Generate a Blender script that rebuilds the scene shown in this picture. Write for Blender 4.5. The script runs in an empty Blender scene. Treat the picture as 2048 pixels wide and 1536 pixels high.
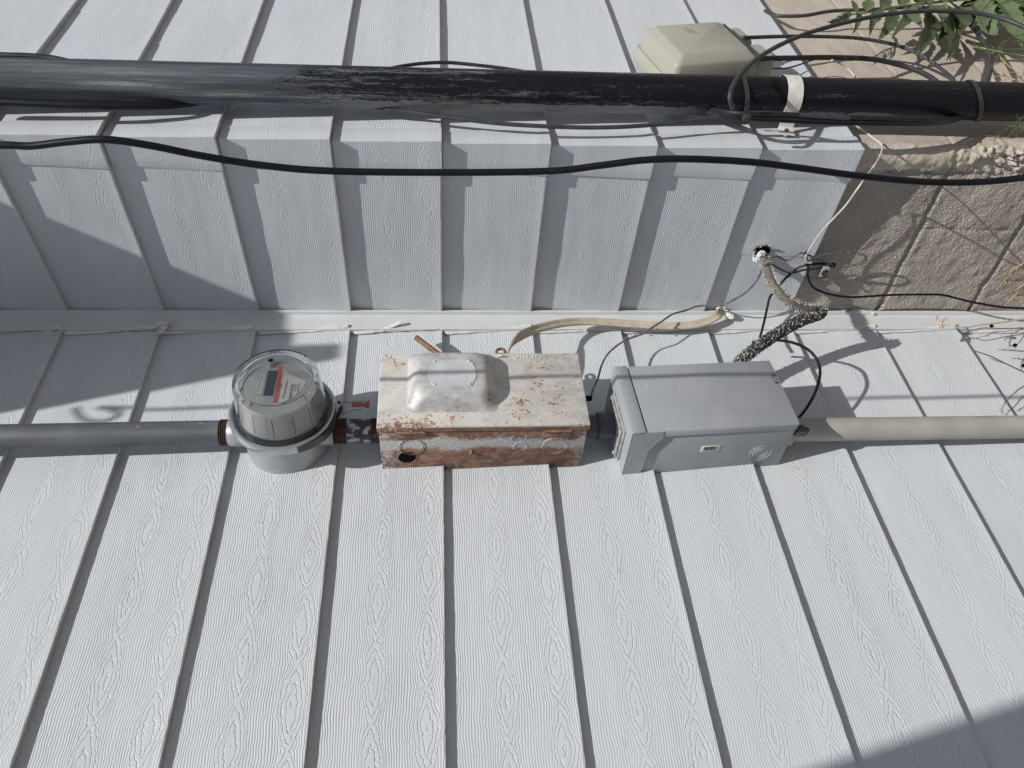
import bpy, bmesh, math, random
from mathutils import Vector, Matrix, noise as mn
sc = bpy.context.scene
col = sc.collection
R_ = math.radians
# ---------------------------------------------------------------- camera
CAM = Vector((-1.374481, -1.227594, 0.004832))
ROW = Matrix(((-0.06592422, -0.05974243, -0.99603456),
              (0.72698607, -0.68661721, -0.0069333),
              (-0.68348025, -0.72456032, 0.08869662)))
FPX = 1606.2
cd = bpy.data.cameras.new('camera'); cam = bpy.data.objects.new('camera', cd); col.objects.link(cam)
cd.sensor_width = 36; cd.lens = 36 * FPX / 2048; cd.clip_start = .02; cd.clip_end = 200
M = ROW.transposed().to_4x4(); M.translation = CAM; cam.matrix_world = M
sc.camera = cam
# ---------------------------------------------------------------- light
SUN = Vector((.38, 1.0, -1.65))            # direction the light travels
el = math.atan2(1.65, math.hypot(.38, 1.0))
w = bpy.data.worlds.new('World'); sc.world = w; w.use_nodes = True
nt = w.node_tree; bg = nt.nodes['Background']; sky = nt.nodes.new('ShaderNodeTexSky')
sky.sky_type = 'NISHITA'; sky.sun_disc = False; sky.sun_elevation = el
sky.sun_rotation = math.atan2(-.38, -1.0)
nt.links.new(sky.outputs[0], bg.inputs[0]); bg.inputs[1].default_value = .060
sl = bpy.data.lights.new('sun', 'SUN'); so = bpy.data.objects.new('sun', sl); col.objects.link(so)
sl.energy = 4.1; sl.angle = R_(.53); sl.color = (1, .962, .905)
so.rotation_euler = SUN.to_track_quat('-Z', 'Y').to_euler()
sc.view_settings.view_transform = 'Standard'; sc.view_settings.look = 'None'
sc.view_settings.exposure = .13; sc.view_settings.gamma = 1

S = .2032            # siding exposure
T = .0132            # how far each butt stands proud
D = .4543            # depth of the return wall
GZ = -1.72           # ground level

# ---------------------------------------------------------------- helpers
def ray(px, py):
    return ROW.transposed() @ Vector(((px-1024)/FPX, -(py-768)/FPX, -1))
def at(px, py, y):                  # measured point of the photo on a plane parallel to the long walls
    r = ray(px, py); return CAM + r*((y-CAM.y)/r.y)
def ax(px, py, x):                  # the same on a plane parallel to the return wall
    r = ray(px, py); return CAM + r*((x-CAM.x)/r.x)

def tag(o, label=None, cat=None, group=None, kind=None):
    if label: o['label'] = label
    if cat: o['category'] = cat
    if group: o['group'] = group
    if kind: o['kind'] = kind
    return o
def empty(name, loc, label, cat, rot=(0, 0, 0), group=None):
    o = bpy.data.objects.new(name, None); col.objects.link(o); o.location = loc; o.rotation_euler = rot
    o.empty_display_size = .05
    return tag(o, label, cat, group)
def root_of(o):
    while o.parent: o = o.parent
    return o
def obj(name, bm, mat, parent=None, local=False, smooth=True, sharp=35):
    me = bpy.data.meshes.new(name)
    if parent is not None and not local:
        bm.transform(Matrix.Translation(-root_of(parent).location))
    bm.normal_update()
    if smooth:
        for f in bm.faces: f.smooth = True
        lim = R_(sharp)
        for e in bm.edges:
            if len(e.link_faces) == 2 and e.link_faces[0].normal.angle(e.link_faces[1].normal, 0) > lim: e.smooth = False
    bm.to_mesh(me); bm.free()
    if not isinstance(mat, (list, tuple)): mat = [mat]
    for m in mat: me.materials.append(m)
    o = bpy.data.objects.new(name, me); col.objects.link(o)
    if parent is not None: o.parent = parent
    return o
def B(): return bmesh.new()
def box(bm, x0, x1, y0, y1, z0, z1, bev=0, seg=2, mi=0):
    t = bmesh.new(); bmesh.ops.create_cube(t, size=1)
    for v in t.verts:
        v.co = Vector((x0+(v.co.x+.5)*(x1-x0), y0+(v.co.y+.5)*(y1-y0), z0+(v.co.z+.5)*(z1-z0)))
    if bev: bmesh.ops.bevel(t, geom=t.edges[:], offset=bev, segments=seg, profile=.5, affect='EDGES')
    merge(bm, t, mi)
def merge(bm, t, mi=0):
    mp = {v: bm.verts.new(v.co) for v in t.verts}
    for f in t.faces:
        try: nf = bm.faces.new([mp[v] for v in f.verts]); nf.material_index = mi
        except ValueError: pass
    t.free()
def catmull(P, n=8):
    P = [Vector(p) for p in P]
    if len(P) < 3:
        return [P[0].lerp(P[-1], i/n) for i in range(n+1)]
    out = []
    for i in range(len(P)-1):
        p1, p2 = P[i], P[i+1]; p0 = P[i-1] if i else p1*2-p2; p3 = P[i+2] if i+2 < len(P) else p2*2-p1
        for k in range(n):
            t = k/n
            out.append(.5*((2*p1)+(p2-p0)*t+(2*p0-5*p1+4*p2-p3)*t*t+(3*p1-p0-3*p2+p3)*t**3))
    out.append(P[-1]); return out
def sweep(bm, path, prof, ref=None, scl=None, cap=True, closed=True, mi=0):
    """sweep a 2d profile [(a,b)...] along a path; ref fixes the 'a' axis"""
    n = len(path); rings = []; prev = None
    for i, p in enumerate(path):
        t = (path[min(i+1, n-1)]-path[max(i-1, 0)])
        t = t.normalized() if t.length > 1e-9 else Vector((0, 0, 1))
        if ref is not None:
            r = Vector(ref(i/(n-1)) if callable(ref) else ref)
            a = (r - t*r.dot(t)).normalized()
        elif prev is None:
            r = Vector((0, 1, 0)) if abs(t.y) < .8 else Vector((1, 0, 0)); a = (r-t*r.dot(t)).normalized()
        else: a = (prev-t*prev.dot(t)).normalized()
        prev = a; b = t.cross(a); s = scl(i/(n-1)) if scl else 1
        rings.append([bm.verts.new(p+a*(u*s)+b*(v*s)) for u, v in prof])
    m = len(prof)
    for i in range(n-1):
        for j in range(m if closed else m-1):
            f = bm.faces.new((rings[i][j], rings[i][(j+1) % m], rings[i+1][(j+1) % m], rings[i+1][j])); f.material_index = mi
    if cap and closed:
        bm.faces.new(rings[0][::-1]).material_index = mi; bm.faces.new(rings[-1]).material_index = mi
    return rings
def circ(r, n=12): return [(r*math.cos(2*math.pi*i/n), r*math.sin(2*math.pi*i/n)) for i in range(n)]
def tube(bm, P, r, n=12, seg=8, scl=None, mi=0):
    sweep(bm, catmull(P, seg), circ(r, n), scl=scl, mi=mi)
def lathe(bm, prof, c, axis='y', n=72, mi=0, cap0=False, cap1=False):
    """prof [(radius, position along axis)...]"""
    c = Vector(c); rings = []
    for r, h in prof:
        ring = []
        for i in range(n):
            a = 2*math.pi*i/n; u, v = r*math.cos(a), r*math.sin(a)
            ring.append(bm.verts.new(c+(Vector((u, h, v)) if axis == 'y' else Vector((u, v, h)) if axis == 'z' else Vector((h, u, v)))))
        rings.append(ring)
    for a, b in zip(rings, rings[1:]):
        for i in range(n): bm.faces.new((a[i], a[(i+1) % n], b[(i+1) % n], b[i])).material_index = mi
    if cap0: bm.faces.new(rings[0]).material_index = mi
    if cap1: bm.faces.new(rings[-1]).material_index = mi
    bmesh.ops.recalc_face_normals(bm, faces=bm.faces[:])
def poly(bm, pts, mi=0):
    return bm.faces.new([bm.verts.new(Vector(p)) for p in pts])
def prism(bm, pts, off, bev=0):
    """closed outline pts (Vectors) extruded by vector off"""
    a = [bm.verts.new(Vector(p)) for p in pts]; b = [bm.verts.new(Vector(p)+Vector(off)) for p in pts]
    n = len(a); bm.faces.new(a); bm.faces.new(b[::-1])
    for i in range(n): bm.faces.new((a[i], b[i], b[(i+1) % n], a[(i+1) % n]))
    bmesh.ops.recalc_face_normals(bm, faces=bm.faces[:])

# ---------------------------------------------------------------- node DSL
class NT:
    def __init__(s, name):
        s.m = bpy.data.materials.new(name); s.m.use_nodes = True; s.t = s.m.node_tree
        s.b = s.t.nodes['Principled BSDF']
    def n(s, typ, **k):
        x = s.t.nodes.new(typ)
        for a, v in k.items(): setattr(x, a, v)
        return x
    def set(s, sock, v):
        if v is None: return
        if isinstance(v, bpy.types.NodeSocket): s.t.links.new(v, sock)
        elif isinstance(v, (tuple, list)) and len(v) == 3 and len(sock.default_value) == 4: sock.default_value = (*v, 1)
        else: sock.default_value = v
    def ma(s, op, a, b=None, c=None, clamp=False):
        x = s.n('ShaderNodeMath', operation=op, use_clamp=clamp); s.set(x.inputs[0], a); s.set(x.inputs[1], b); s.set(x.inputs[2], c)
        return x.outputs[0]
    def obj(s): return s.n('ShaderNodeTexCoord').outputs['Object']
    def uv(s): return s.n('ShaderNodeTexCoord').outputs['UV']
    def sep(s, v):
        x = s.n('ShaderNodeSeparateXYZ'); s.set(x.inputs[0], v); return x.outputs
    def com(s, x_, y_, z_=0.0):
        x = s.n('ShaderNodeCombineXYZ'); s.set(x.inputs[0], x_); s.set(x.inputs[1], y_); s.set(x.inputs[2], z_); return x.outputs[0]
    def mp(s, v, scale=(1, 1, 1), loc=(0, 0, 0)):
        x = s.n('ShaderNodeMapping'); s.set(x.inputs[0], v); x.inputs['Scale'].default_value = scale; x.inputs['Location'].default_value = loc
        return x.outputs[0]
    def noise(s, v, scale, det=4, rough=.55, dist=0):
        x = s.n('ShaderNodeTexNoise'); s.set(x.inputs['Vector'], v); x.inputs['Scale'].default_value = scale
        x.inputs['Detail'].default_value = det; x.inputs['Roughness'].default_value = rough; x.inputs['Distortion'].default_value = dist
        return x.outputs[0]
    def vor(s, v, scale, feat='F1'):
        x = s.n('ShaderNodeTexVoronoi', feature=feat); s.set(x.inputs['Vector'], v); x.inputs['Scale'].default_value = scale
        return x.outputs[0]
    def step(s, v, a, b):           # smoothstep a..b
        x = s.n('ShaderNodeMapRange', interpolation_type='SMOOTHSTEP'); s.set(x.inputs[0], v); x.inputs[1].default_value = a; x.inputs[2].default_value = b
        return x.outputs[0]
    def mix(s, f, a, b):
        x = s.n('ShaderNodeMix', data_type='RGBA'); s.set(x.inputs[0], f); s.set(x.inputs[6], a); s.set(x.inputs[7], b); return x.outputs[2]
    def bump(s, h, dist=1.0, strength=1.0, normal=None):
        x = s.n('ShaderNodeBump'); x.inputs['Strength'].default_value = strength; x.inputs['Distance'].default_value = dist
        s.set(x.inputs['Height'], h); s.set(x.inputs['Normal'], normal); return x.outputs[0]
    def out(s, base=None, rough=None, metal=None, nrm=None, **k):
        s.set(s.b.inputs['Base Color'], base); s.set(s.b.inputs['Roughness'], rough); s.set(s.b.inputs['Metallic'], metal); s.set(s.b.inputs['Normal'], nrm)
        for a, v in k.items(): s.set(s.b.inputs[a.replace('_', ' ')], v)
        return s.m
def mul(n, a, b): return n.ma('MULTIPLY', a, b)

def simple(name, c, rough=.5, metal=0, var=.12, vs=30, bump=0, bs=200, **k):
    n = NT(name); o = n.obj(); f = n.noise(o, vs, 5, .6)
    c2 = tuple(x*(1-var) for x in c); c1 = tuple(min(1, x*(1+var)) for x in c)
    base = n.mix(n.step(f, .3, .7), c2, c1); nr = None
    if bump: nr = n.bump(n.noise(o, bs, 3), bump)
    return n.out(base, rough, metal, nr, **k)

# ---- embossed wood-grain siding
def siding_mat(name, P, seed, amp_=1.0):
    n = NT(name); uvs = n.sep(n.uv()); u0, vv = uvs[0], uvs[1]
    k = n.ma('FLOOR', vv); v0 = n.ma('FRACT', vv)
    wn = n.n('ShaderNodeTexWhiteNoise', noise_dimensions='1D'); n.set(wn.inputs['W'], n.ma('ADD', k, seed)); hsh = wn.outputs[0]
    # only a small slip between boards, as on roll-formed siding
    wn2 = n.n('ShaderNodeTexWhiteNoise', noise_dimensions='1D'); n.set(wn2.inputs['W'], n.ma('ADD', k, seed+31.0)); h2 = wn2.outputs[0]
    u = n.ma('ADD', mul(n, u0, n.ma('ADD', .93, mul(n, h2, .16))), mul(n, hsh, .20))
    wob = n.noise(n.com(mul(n, u, 13), mul(n, v0, 3.5), hsh), 1, 3, .5)
    wob2 = n.noise(n.com(mul(n, u, 48), mul(n, v0, 11), 3.0), 1, 2, .5)
    v = n.ma('ADD', v0, mul(n, n.ma('SUBTRACT', wob, .5), .045)); v = n.ma('ADD', v, mul(n, n.ma('SUBTRACT', wob2, .5), .026))
    u = n.ma('ADD', u, mul(n, n.ma('SUBTRACT', wob, .5), .012))
    disp = v; inside = None; ringh = None
    for vc, W, off in ((.46, .092, 0.0), (.865, .096, .42), (.03, .045, .2)):
        a = n.ma('ABSOLUTE', n.ma('SUBTRACT', n.ma('FRACT', n.ma('ADD', n.ma('DIVIDE', u, P), off)), .5))
        p = mul(n, a, 2.0)
        dv = n.ma('SUBTRACT', v, vc); ad = n.ma('ABSOLUTE', dv)
        p16 = n.ma('POWER', p, 1.6)
        e = mul(n, n.ma('POWER', n.ma('SUBTRACT', 1.0, p16, clamp=True), .77), W)
        decay = n.ma('EXPONENT', mul(n, ad, -1/.065))
        disp = n.ma('SUBTRACT', disp, n.ma('MULTIPLY', mul(n, n.ma('SIGN', dv), e), decay))
        G = n.ma('ADD', n.ma('POWER', n.ma('DIVIDE', ad, W), 1.3), mul(n, p16, .95))
        G = n.ma('ADD', G, mul(n, n.ma('SUBTRACT', n.noise(n.com(mul(n, u, 95), mul(n, v0, 24), 5.0), 1, 2, .6), .5), .42))
        G = n.ma('ADD', G, mul(n, n.ma('SUBTRACT', n.noise(n.com(mul(n, u, 16), mul(n, v0, 7), n.ma('ADD', k, 2.0)), 1, 1, .5), .5), .50))
        ins = n.ma('SUBTRACT', 1.0, n.step(G, 1.18, 1.30))
        fr = n.ma('ABSOLUTE', n.ma('SUBTRACT', n.ma('FRACT', mul(n, G, 2.85)), .5))      # .5 at ring lines
        rh = n.step(fr, .33, .48)
        if W < .06: ins = mul(n, ins, .0)
        if inside is None: inside, ringh = ins, mul(n, rh, ins)
        else:
            inside = n.ma('MAXIMUM', inside, ins); ringh = n.ma('MAXIMUM', ringh, mul(n, rh, ins))
    lines = n.ma('ABSOLUTE', n.ma('SUBTRACT', n.ma('FRACT', mul(n, disp, 45)), .5))     # 0..0.5
    lineh = n.step(lines, .10, .46)
    amp = n.ma('ADD', .35, mul(n, n.noise(n.com(mul(n, u, 14), mul(n, v0, 9), k), 1, 2), 1.3))
    outside = mul(n, mul(n, lineh, amp), n.ma('SUBTRACT', 1.0, inside))
    fade = n.ma('MULTIPLY', n.ma('ADD', .62, mul(n, h2, .5)), n.ma('ADD', .45, mul(n, n.noise(n.com(mul(n, u, 4.5), mul(n, v0, 1.6), n.ma('ADD', k, 7.0)), 1, 3), 1.05)))
    h = mul(n, n.ma('SUBTRACT', 0.0, n.ma('ADD', mul(n, outside, .00046*amp_), mul(n, ringh, .00078*amp_))), fade)
    o = n.obj(); dirt = n.noise(n.mp(o, (1.2, 1.2, 4)), 1.6, 6, .65)
    spots = n.step(n.noise(o, 55, 2, .5), .735, .76)
    base = n.mix(n.step(dirt, .35, .72), (.568, .602, .640), (.520, .552, .590))
    base = n.mix(mul(n, mul(n, ringh, fade), .26), base, (.40, .41, .42))
    base = n.mix(mul(n, mul(n, outside, fade), .17), base, (.40, .41, .42))
    grime = n.step(n.noise(n.mp(o, (5, 5, 26), (3, 1, 0)), 1, 6, .7), .53, .80)
    base = n.mix(mul(n, grime, .16), base, (.44, .42, .37))
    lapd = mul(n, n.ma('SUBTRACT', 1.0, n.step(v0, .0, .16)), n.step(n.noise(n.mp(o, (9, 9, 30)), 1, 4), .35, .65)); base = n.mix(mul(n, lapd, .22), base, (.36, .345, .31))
    base = n.mix(mul(n, spots, .25), base, (.33, .32, .30))
    low = n.noise(n.mp(o, (3, 3, 14)), 1, 2)
    nr = n.bump(n.ma('ADD', h, mul(n, low, .0022)))
    return n.out(base, .42, 0, nr, Specular_IOR_Level=.4)
M_sidA = siding_mat('embossed_siding_long_wall', .138, 3.0, .92)
M_sidB = siding_mat('embossed_siding_return', .118, 11.0, .50)
M_sidC = siding_mat('embossed_siding_far_wall', .125, 27.0, .55)
M_cap = siding_mat('embossed_corner_cap', .118, 40.0, .38)
M_trim = simple('painted_trim', (.56, .58, .60), .4, 0, .05, 8, .0003, 90)
M_seal = simple('white_sealant', (.60, .60, .585), .6, 0, .07, 60, .0012, 120)
M_gap = simple('dirty_gap', (.03, .032, .035), .9, 0, .7, 140, .001, 200)

# ---- other materials
def conduit_grey():
    n = NT('grey_painted_conduit'); o = n.obj(); s = n.mp(o, (40, 40, 5))
    a = n.noise(s, 1, 6, .65); b = n.noise(o, 9, 3); c = n.step(n.noise(n.mp(o, (120, 120, 30)), 1, 3, .5), .69, .72)
    base = n.mix(n.step(a, .35, .7), (.088, .096, .112), (.13, .14, .158)); base = n.mix(n.step(b, .5, .75), base, (.155, .165, .18))
    base = n.mix(mul(n, c, .5), base, (.45, .46, .47))
    return n.out(base, .55, .15, n.bump(n.noise(o, 300, 2), .0002))
M_cond = conduit_grey()
def mast_mat():
    n = NT('weathered_black_mast'); o = n.obj(); x, y, zl = n.sep(o)
    z = n.ma('ADD', zl, GZ)
    a = n.noise(n.mp(o, (130, 130, 13)), 1, 6, .72, .5); b = n.noise(n.mp(o, (420, 420, 60)), 1, 5, .78, 1.2)
    c = n.noise(n.mp(o, (900, 900, 300)), 1, 3, .7); big = n.noise(n.mp(o, (30, 30, 7)), 1, 3, .55)
    lng = n.noise(n.mp(o, (70, 70, 2.5)), 1, 5, .6); lng2 = n.noise(n.mp(o, (240, 240, 9)), 1, 4, .7)
    galv = n.mix(n.step(lng, .36, .62), (.046, .054, .069), (.098, .109, .127))
    chalk = n.ma('ADD', n.ma('ADD', mul(n, lng, .45), mul(n, lng2, .30)), mul(n, c, .28))
    galv = n.mix(mul(n, n.step(chalk, .50, .62), .62), galv, (.30, .305, .30)) if False else n.mix(mul(n, n.step(chalk, .53, .64), n.ma('ADD', .35, mul(n, n.step(n.ma('ADD', mul(n, x, -.444), mul(n, y, .894)), -.010, .012), .55))), galv, (.33, .335, .325))
    z0 = n.ma('ADD', z, n.ma('ADD', mul(n, n.ma('SUBTRACT', n.noise(n.mp(o, (60, 60, 14)), 1, 4, .7), .5), .34), mul(n, n.ma('SUBTRACT', b, .5), .45)))
    zr = n.n('ShaderNodeMapRange'); n.set(zr.inputs[0], z0); zr.inputs[1].default_value = .27; zr.inputs[2].default_value = .22
    paint = zr.outputs[0]
    zq = n.n('ShaderNodeMapRange'); n.set(zq.inputs[0], z); zq.inputs[1].default_value = .22; zq.inputs[2].default_value = -.80
    wear = n.ma('ADD', n.ma('ADD', n.ma('ADD', mul(n, a, .34), mul(n, b, .40)), mul(n, c, .26)), mul(n, n.ma('SUBTRACT', lng, .5), .42))
    wear = n.ma('SUBTRACT', wear, mul(n, zq.outputs[0], .105))
    peel = n.step(wear, .486, .540)
    # strip next to the wall that the paint brush never reached
    cx_ = n.ma('ADD', .0365, mul(n, z, -.006)); cy_ = .021
    sd = n.ma('ADD', mul(n, n.ma('SUBTRACT', x, cx_), -.444), mul(n, n.ma('SUBTRACT', y, cy_), .894))
    sd = n.ma('ADD', sd, mul(n, n.ma('SUBTRACT', n.noise(n.mp(o, (90, 90, 22)), 1, 5, .7), .5), .022))
    bare = mul(n, n.step(sd, .0215, .0240), n.step(z, -.52, -.40))
    patch = n.ma('MULTIPLY', n.step(sd, .026, .029), n.step(n.ma('ABSOLUTE', n.ma('ADD', z, .80)), .12, .05))
    bare = n.ma('MAXIMUM', bare, patch)
    pk = mul(n, paint, n.ma('SUBTRACT', 1.0, n.ma('MAXIMUM', mul(n, peel, .85), bare)))
    galv = n.mix(mul(n, paint, .45), galv, (.20, .205, .215))
    base = n.mix(pk, galv, (.0065, .0075, .012))
    base = n.mix(mul(n, bare, mul(n, paint, .6)), base, n.mix(n.step(b, .4, .6), (.17, .17, .175), (.33, .32, .30)))
    rough = n.ma('SUBTRACT', .60, mul(n, pk, n.ma('ADD', .22, mul(n, zq.outputs[0], .10))))
    return n.out(base, rough, 0, n.bump(n.ma('ADD', mul(n, pk, .0005), mul(n, b, .0006))), Specular_IOR_Level=.26)
M_mast = mast_mat()
M_black = simple('black_cable_jacket', (.006, .0065, .011), .5, 0, .3, 60, Specular_IOR_Level=.22)
M_blkdull = simple('sun_faded_black_cable', (.012, .013, .018), .55, 0, .35, 50, .0003, 400)
M_gcable = simple('faded_grey_cable', (.038, .041, .052), .5, 0, .3, 40)
M_wire = simple('grey_telephone_wire', (.10, .10, .11), .5, 0, .6, 70)
M_wwire = simple('dusty_white_wire', (.46, .45, .43), .5, 0, .15, 60)
M_tan = simple('tan_cable_jacket', (.50, .43, .34), .55, 0, .12, 40, .0006, 60)
M_pvc = simple('sun_faded_pvc', (.36, .345, .315), .5, 0, .10, 14, .0002, 200)
M_cream = simple('cream_strap', (.66, .645, .60), .5, 0, .08, 60, .001, 130)
M_dark = simple('dark_inside', (.003, .003, .005), .9, Specular_IOR_Level=.1)
M_nylon = simple('dark_nylon_tie', (.035, .037, .042), .4, 0, .2, 60)
M_pvcgrey = simple('dark_grey_pvc', (.055, .060, .070), .55, 0, .2, 60, .0006, 160)
M_steelbolt = simple('oxidised_bolt', (.11, .12, .14), .5, .5, .4, 200)
M_zinc = simple('zinc_bracket', (.45, .46, .47), .5, .3, .1, 120)
M_beige = simple('beige_plastic', (.345, .342, .29), .48, 0, .045, 9, .0002, 500)
M_grey = NT('grey_powder_coat')
def greybox():
    n = M_grey; o = n.obj(); f = n.noise(o, 12, 4); g = n.step(n.noise(o, 160, 2, .5), .70, .74)
    base = n.mix(n.step(f, .3, .7), (.285, .304, .330), (.312, .331, .357)); base = n.mix(mul(n, g, .35), base, (.16, .17, .18))
    sc1 = n.step(n.noise(n.mp(o, (18, 160, 60), (1, 4, 2)), 1, 3, .5), .70, .735); base = n.mix(mul(n, sc1, .30), base, (.55, .56, .57))
    du = n.step(n.noise(n.mp(o, (4, 4, 9)), 1, 5, .65), .48, .70); base = n.mix(mul(n, du, .22), base, (.42, .42, .41))
    return n.out(base, .42, 0, n.bump(n.noise(o, 700, 2), .00008), Specular_IOR_Level=.45)
M_grey = greybox()
def galv(name, a, b, rough=.38, metal=.75, sc_=16):
    n = NT(name); o = n.obj(); f = n.noise(n.mp(o, (sc_, sc_*3, sc_)), 1, 6, .65); g = n.noise(o, 160, 3)
    base = n.mix(n.step(f, .3, .7), a, b); return n.out(base, rough, metal, n.bump(g, .0004))
M_sock = galv('grey_socket_paint', (.33, .345, .36), (.39, .405, .42), .42, .3)
M_ring = galv('dull_aluminium_ring', (.42, .425, .43), (.62, .625, .63), .30, .85)
M_latch = galv('tarnished_latch', (.05, .05, .055), (.11, .11, .115), .45, .6)
M_hub = galv('cast_hub_plate', (.24, .24, .235), (.46, .455, .44), .65, .2, 60)
def thread_mat():
    n = NT('rusty_pipe_thread'); o = n.obj(); g = n.noise(o, 90, 4, .7)
    base = n.mix(n.step(g, .35, .65), (.032, .017, .012), (.095, .050, .034))
    return n.out(base, .75, .1)
M_thread = thread_mat()
def nipple_mat():
    n = NT('peeling_nipple_paint'); o = n.obj(); g = n.noise(n.mp(o, (60, 60, 45), (3.1, 0, 0)), 1, 5, .7)
    base = n.mix(n.step(g, .545, .565), (.045, .050, .066), (.42, .41, .39)); return n.out(base, .55, 0, n.bump(n.step(g, .485, .51), -.0005))
M_nip = nipple_mat()
def rust_lid():
    n = NT('rust_spotted_white_enamel'); o = n.obj(); s = n.sep(o); x, y, z = s
    st2 = n.step(n.noise(n.mp(o, (1, 1, 1), (9, 3, 4)), 24, 6, .72), .50, .70); big = n.noise(o, 16, 4, .6); mid = n.noise(n.mp(o, (1.0, 1.0, 1.0)), 130, 5, .68, .2); fin = n.noise(o, 260, 4, .7)
    # rust is heaviest along the lower-left corner and in a patch on the far third
    lowedge = n.step(x, -.045, -.098)
    leftside = n.step(z, .03, .15)
    patch = mul(n, n.step(z, -.02, -.07), n.ma('SUBTRACT', 1.0, n.step(x, .075, .093)))
    dens = n.ma('ADD', n.ma('ADD', mul(n, mul(n, lowedge, leftside), .15), mul(n, patch, .028)), mul(n, n.ma('SUBTRACT', big, .5), .22))
    clus = n.noise(n.mp(o, (1, 1, .7), (2, 5, 1)), 38, 4, .6)
    m = n.ma('ADD', n.ma('ADD', n.ma('ADD', mul(n, mid, .62), mul(n, fin, .38)), dens), mul(n, n.ma('SUBTRACT', clus, .5), .50))
    r1 = n.step(m, .635, .680); r2 = n.step(m, .70, .77); halo = n.step(m, .55, .65)
    white = n.mix(n.step(big, .35, .68), (.60, .585, .55), (.49, .49, .485))
    grey = n.step(n.noise(n.mp(o, (30, 60, 14), (5, 0, 0)), 1, 6, .7), .50, .64)
    white = n.mix(mul(n, grey, .55), white, (.36, .375, .41))
    white = n.mix(mul(n, st2, .35), white, (.47, .40, .31))
    base = n.mix(mul(n, halo, .55), white, (.50, .37, .23)); base = n.mix(mul(n, r1, .85), base, (.33, .15, .06)); base = n.mix(r2, base, (.10, .045, .03))
    skirt = n.step(y, -.0565, -.0545)      # rim behind the front face: nearly all rust
    sk = n.mix(n.step(n.noise(n.mp(o, (60, 60, 22)), 1, 5, .7), .4, .62), (.14, .075, .05), (.30, .165, .10))
    sk = n.mix(n.step(m, .70, .76), sk, (.5, .48, .45))
    base = n.mix(skirt, base, sk)
    return n.out(base, .58, 0, n.bump(n.ma('ADD', mul(n, r1, -.0007), mul(n, fin, .0004))))
def rust_body():
    n = NT('rusted_galvanised_body'); o = n.obj(); s = n.sep(o); x, y, z = s
    w1 = n.noise(n.mp(o, (1, 1, 1)), 14, 3, .5); w2 = n.noise(o, 120, 5, .75); w3 = n.noise(o, 420, 3, .7)
    yy = n.ma('ADD', y, n.ma('ADD', mul(n, n.ma('SUBTRACT', w1, .5), .060), mul(n, n.ma('SUBTRACT', w2, .5), .040)))
    band = mul(n, n.step(yy, -.030, -.016), n.ma('SUBTRACT', 1.0, n.step(yy, .000, .014)))
    ends = n.ma('ADD', n.step(z, .155, .185), n.step(z, -.16, -.19), clamp=True)
    band = n.ma('MAXIMUM', band, mul(n, ends, n.step(w2, .42, .6)))
    rust = n.mix(n.step(n.noise(o, 60, 5, .7), .38, .62), (.12, .065, .048), (.29, .155, .10)); rust = n.mix(mul(n, n.step(n.noise(n.mp(o, (1, 1, 1), (7, 0, 2)), 34, 5, .7), .54, .66), .6), rust, (.27, .265, .265)); rust = n.mix(mul(n, n.step(w3, .5, .7), .45), rust, (.40, .27, .19))
    zinc = n.mix(n.step(w3, .35, .65), (.34, .36, .38), (.56, .565, .565))
    base = n.mix(n.ma('MULTIPLY', band, n.ma('ADD', .45, mul(n, n.step(w3, .3, .6), .55))), rust, zinc)
    return n.out(base, .75, 0, n.bump(n.ma('ADD', mul(n, w2, .0012), mul(n, w3, .0004))))
M_lid, M_body = rust_lid(), rust_body()
def bulge_mat():
    n = NT('worn_white_bulge'); o = n.obj(); br = n.noise(n.mp(o, (300, 300, 14)), 1, 4, .7); b = n.noise(o, 28, 5, .65); f = n.noise(o, 170, 4, .7)
    base = n.mix(n.step(b, .4, .62), (.56, .555, .54), (.40, .41, .435)); base = n.mix(mul(n, n.step(br, .5, .7), .35), base, (.28, .29, .32))
    m = n.ma('ADD', f, mul(n, n.ma('SUBTRACT', b, .5), .5)); base = n.mix(mul(n, n.step(m, .56, .68), .5), base, (.44, .35, .25)); base = n.mix(n.step(m, .635, .69), base, (.24, .12, .07))
    lower = n.ma('MULTIPLY', n.step(n.sep(o)[0], -.052, -.066), n.step(n.noise(n.mp(o, (1, 1, .5), (3, 1, 2)), 90, 5, .7), .50, .62)); base = n.mix(mul(n, lower, .7), base, (.20, .10, .07))
    return n.out(base, .5, .15, n.bump(n.ma('ADD', mul(n, br, .0005), mul(n, f, .0003))))
M_bulge = bulge_mat()
M_plate = simple('pale_blank_plate', (.55, .575, .60), .5, .1, .09, 40, .0003, 200)
M_rustbit = simple('rusty_iron', (.20, .11, .065), .7, .2, .45, 120, .0015, 200)
def hose_mat():
    n = NT('tarred_hose'); o = n.obj(); a = n.vor(n.mp(o, (1, 1, 1)), 240); b = n.noise(o, 330, 4, .8)
    f = n.step(n.ma('ADD', mul(n, a, .6), mul(n, b, .6)),   .70, .78)
    base = n.mix(f, (.012, .017, .020), (.46, .45, .42)); return n.out(base, .6, 0, n.bump(mul(n, a, .003)))
M_hose = hose_mat()
M_core = simple('dusty_brown_rubber', (.13, .118, .108), .7, 0, .35, 60, .001, 200)
M_foam = simple('ragged_foam', (.44, .42, .385), .85, 0, .16, 120, .002, 300)
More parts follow.
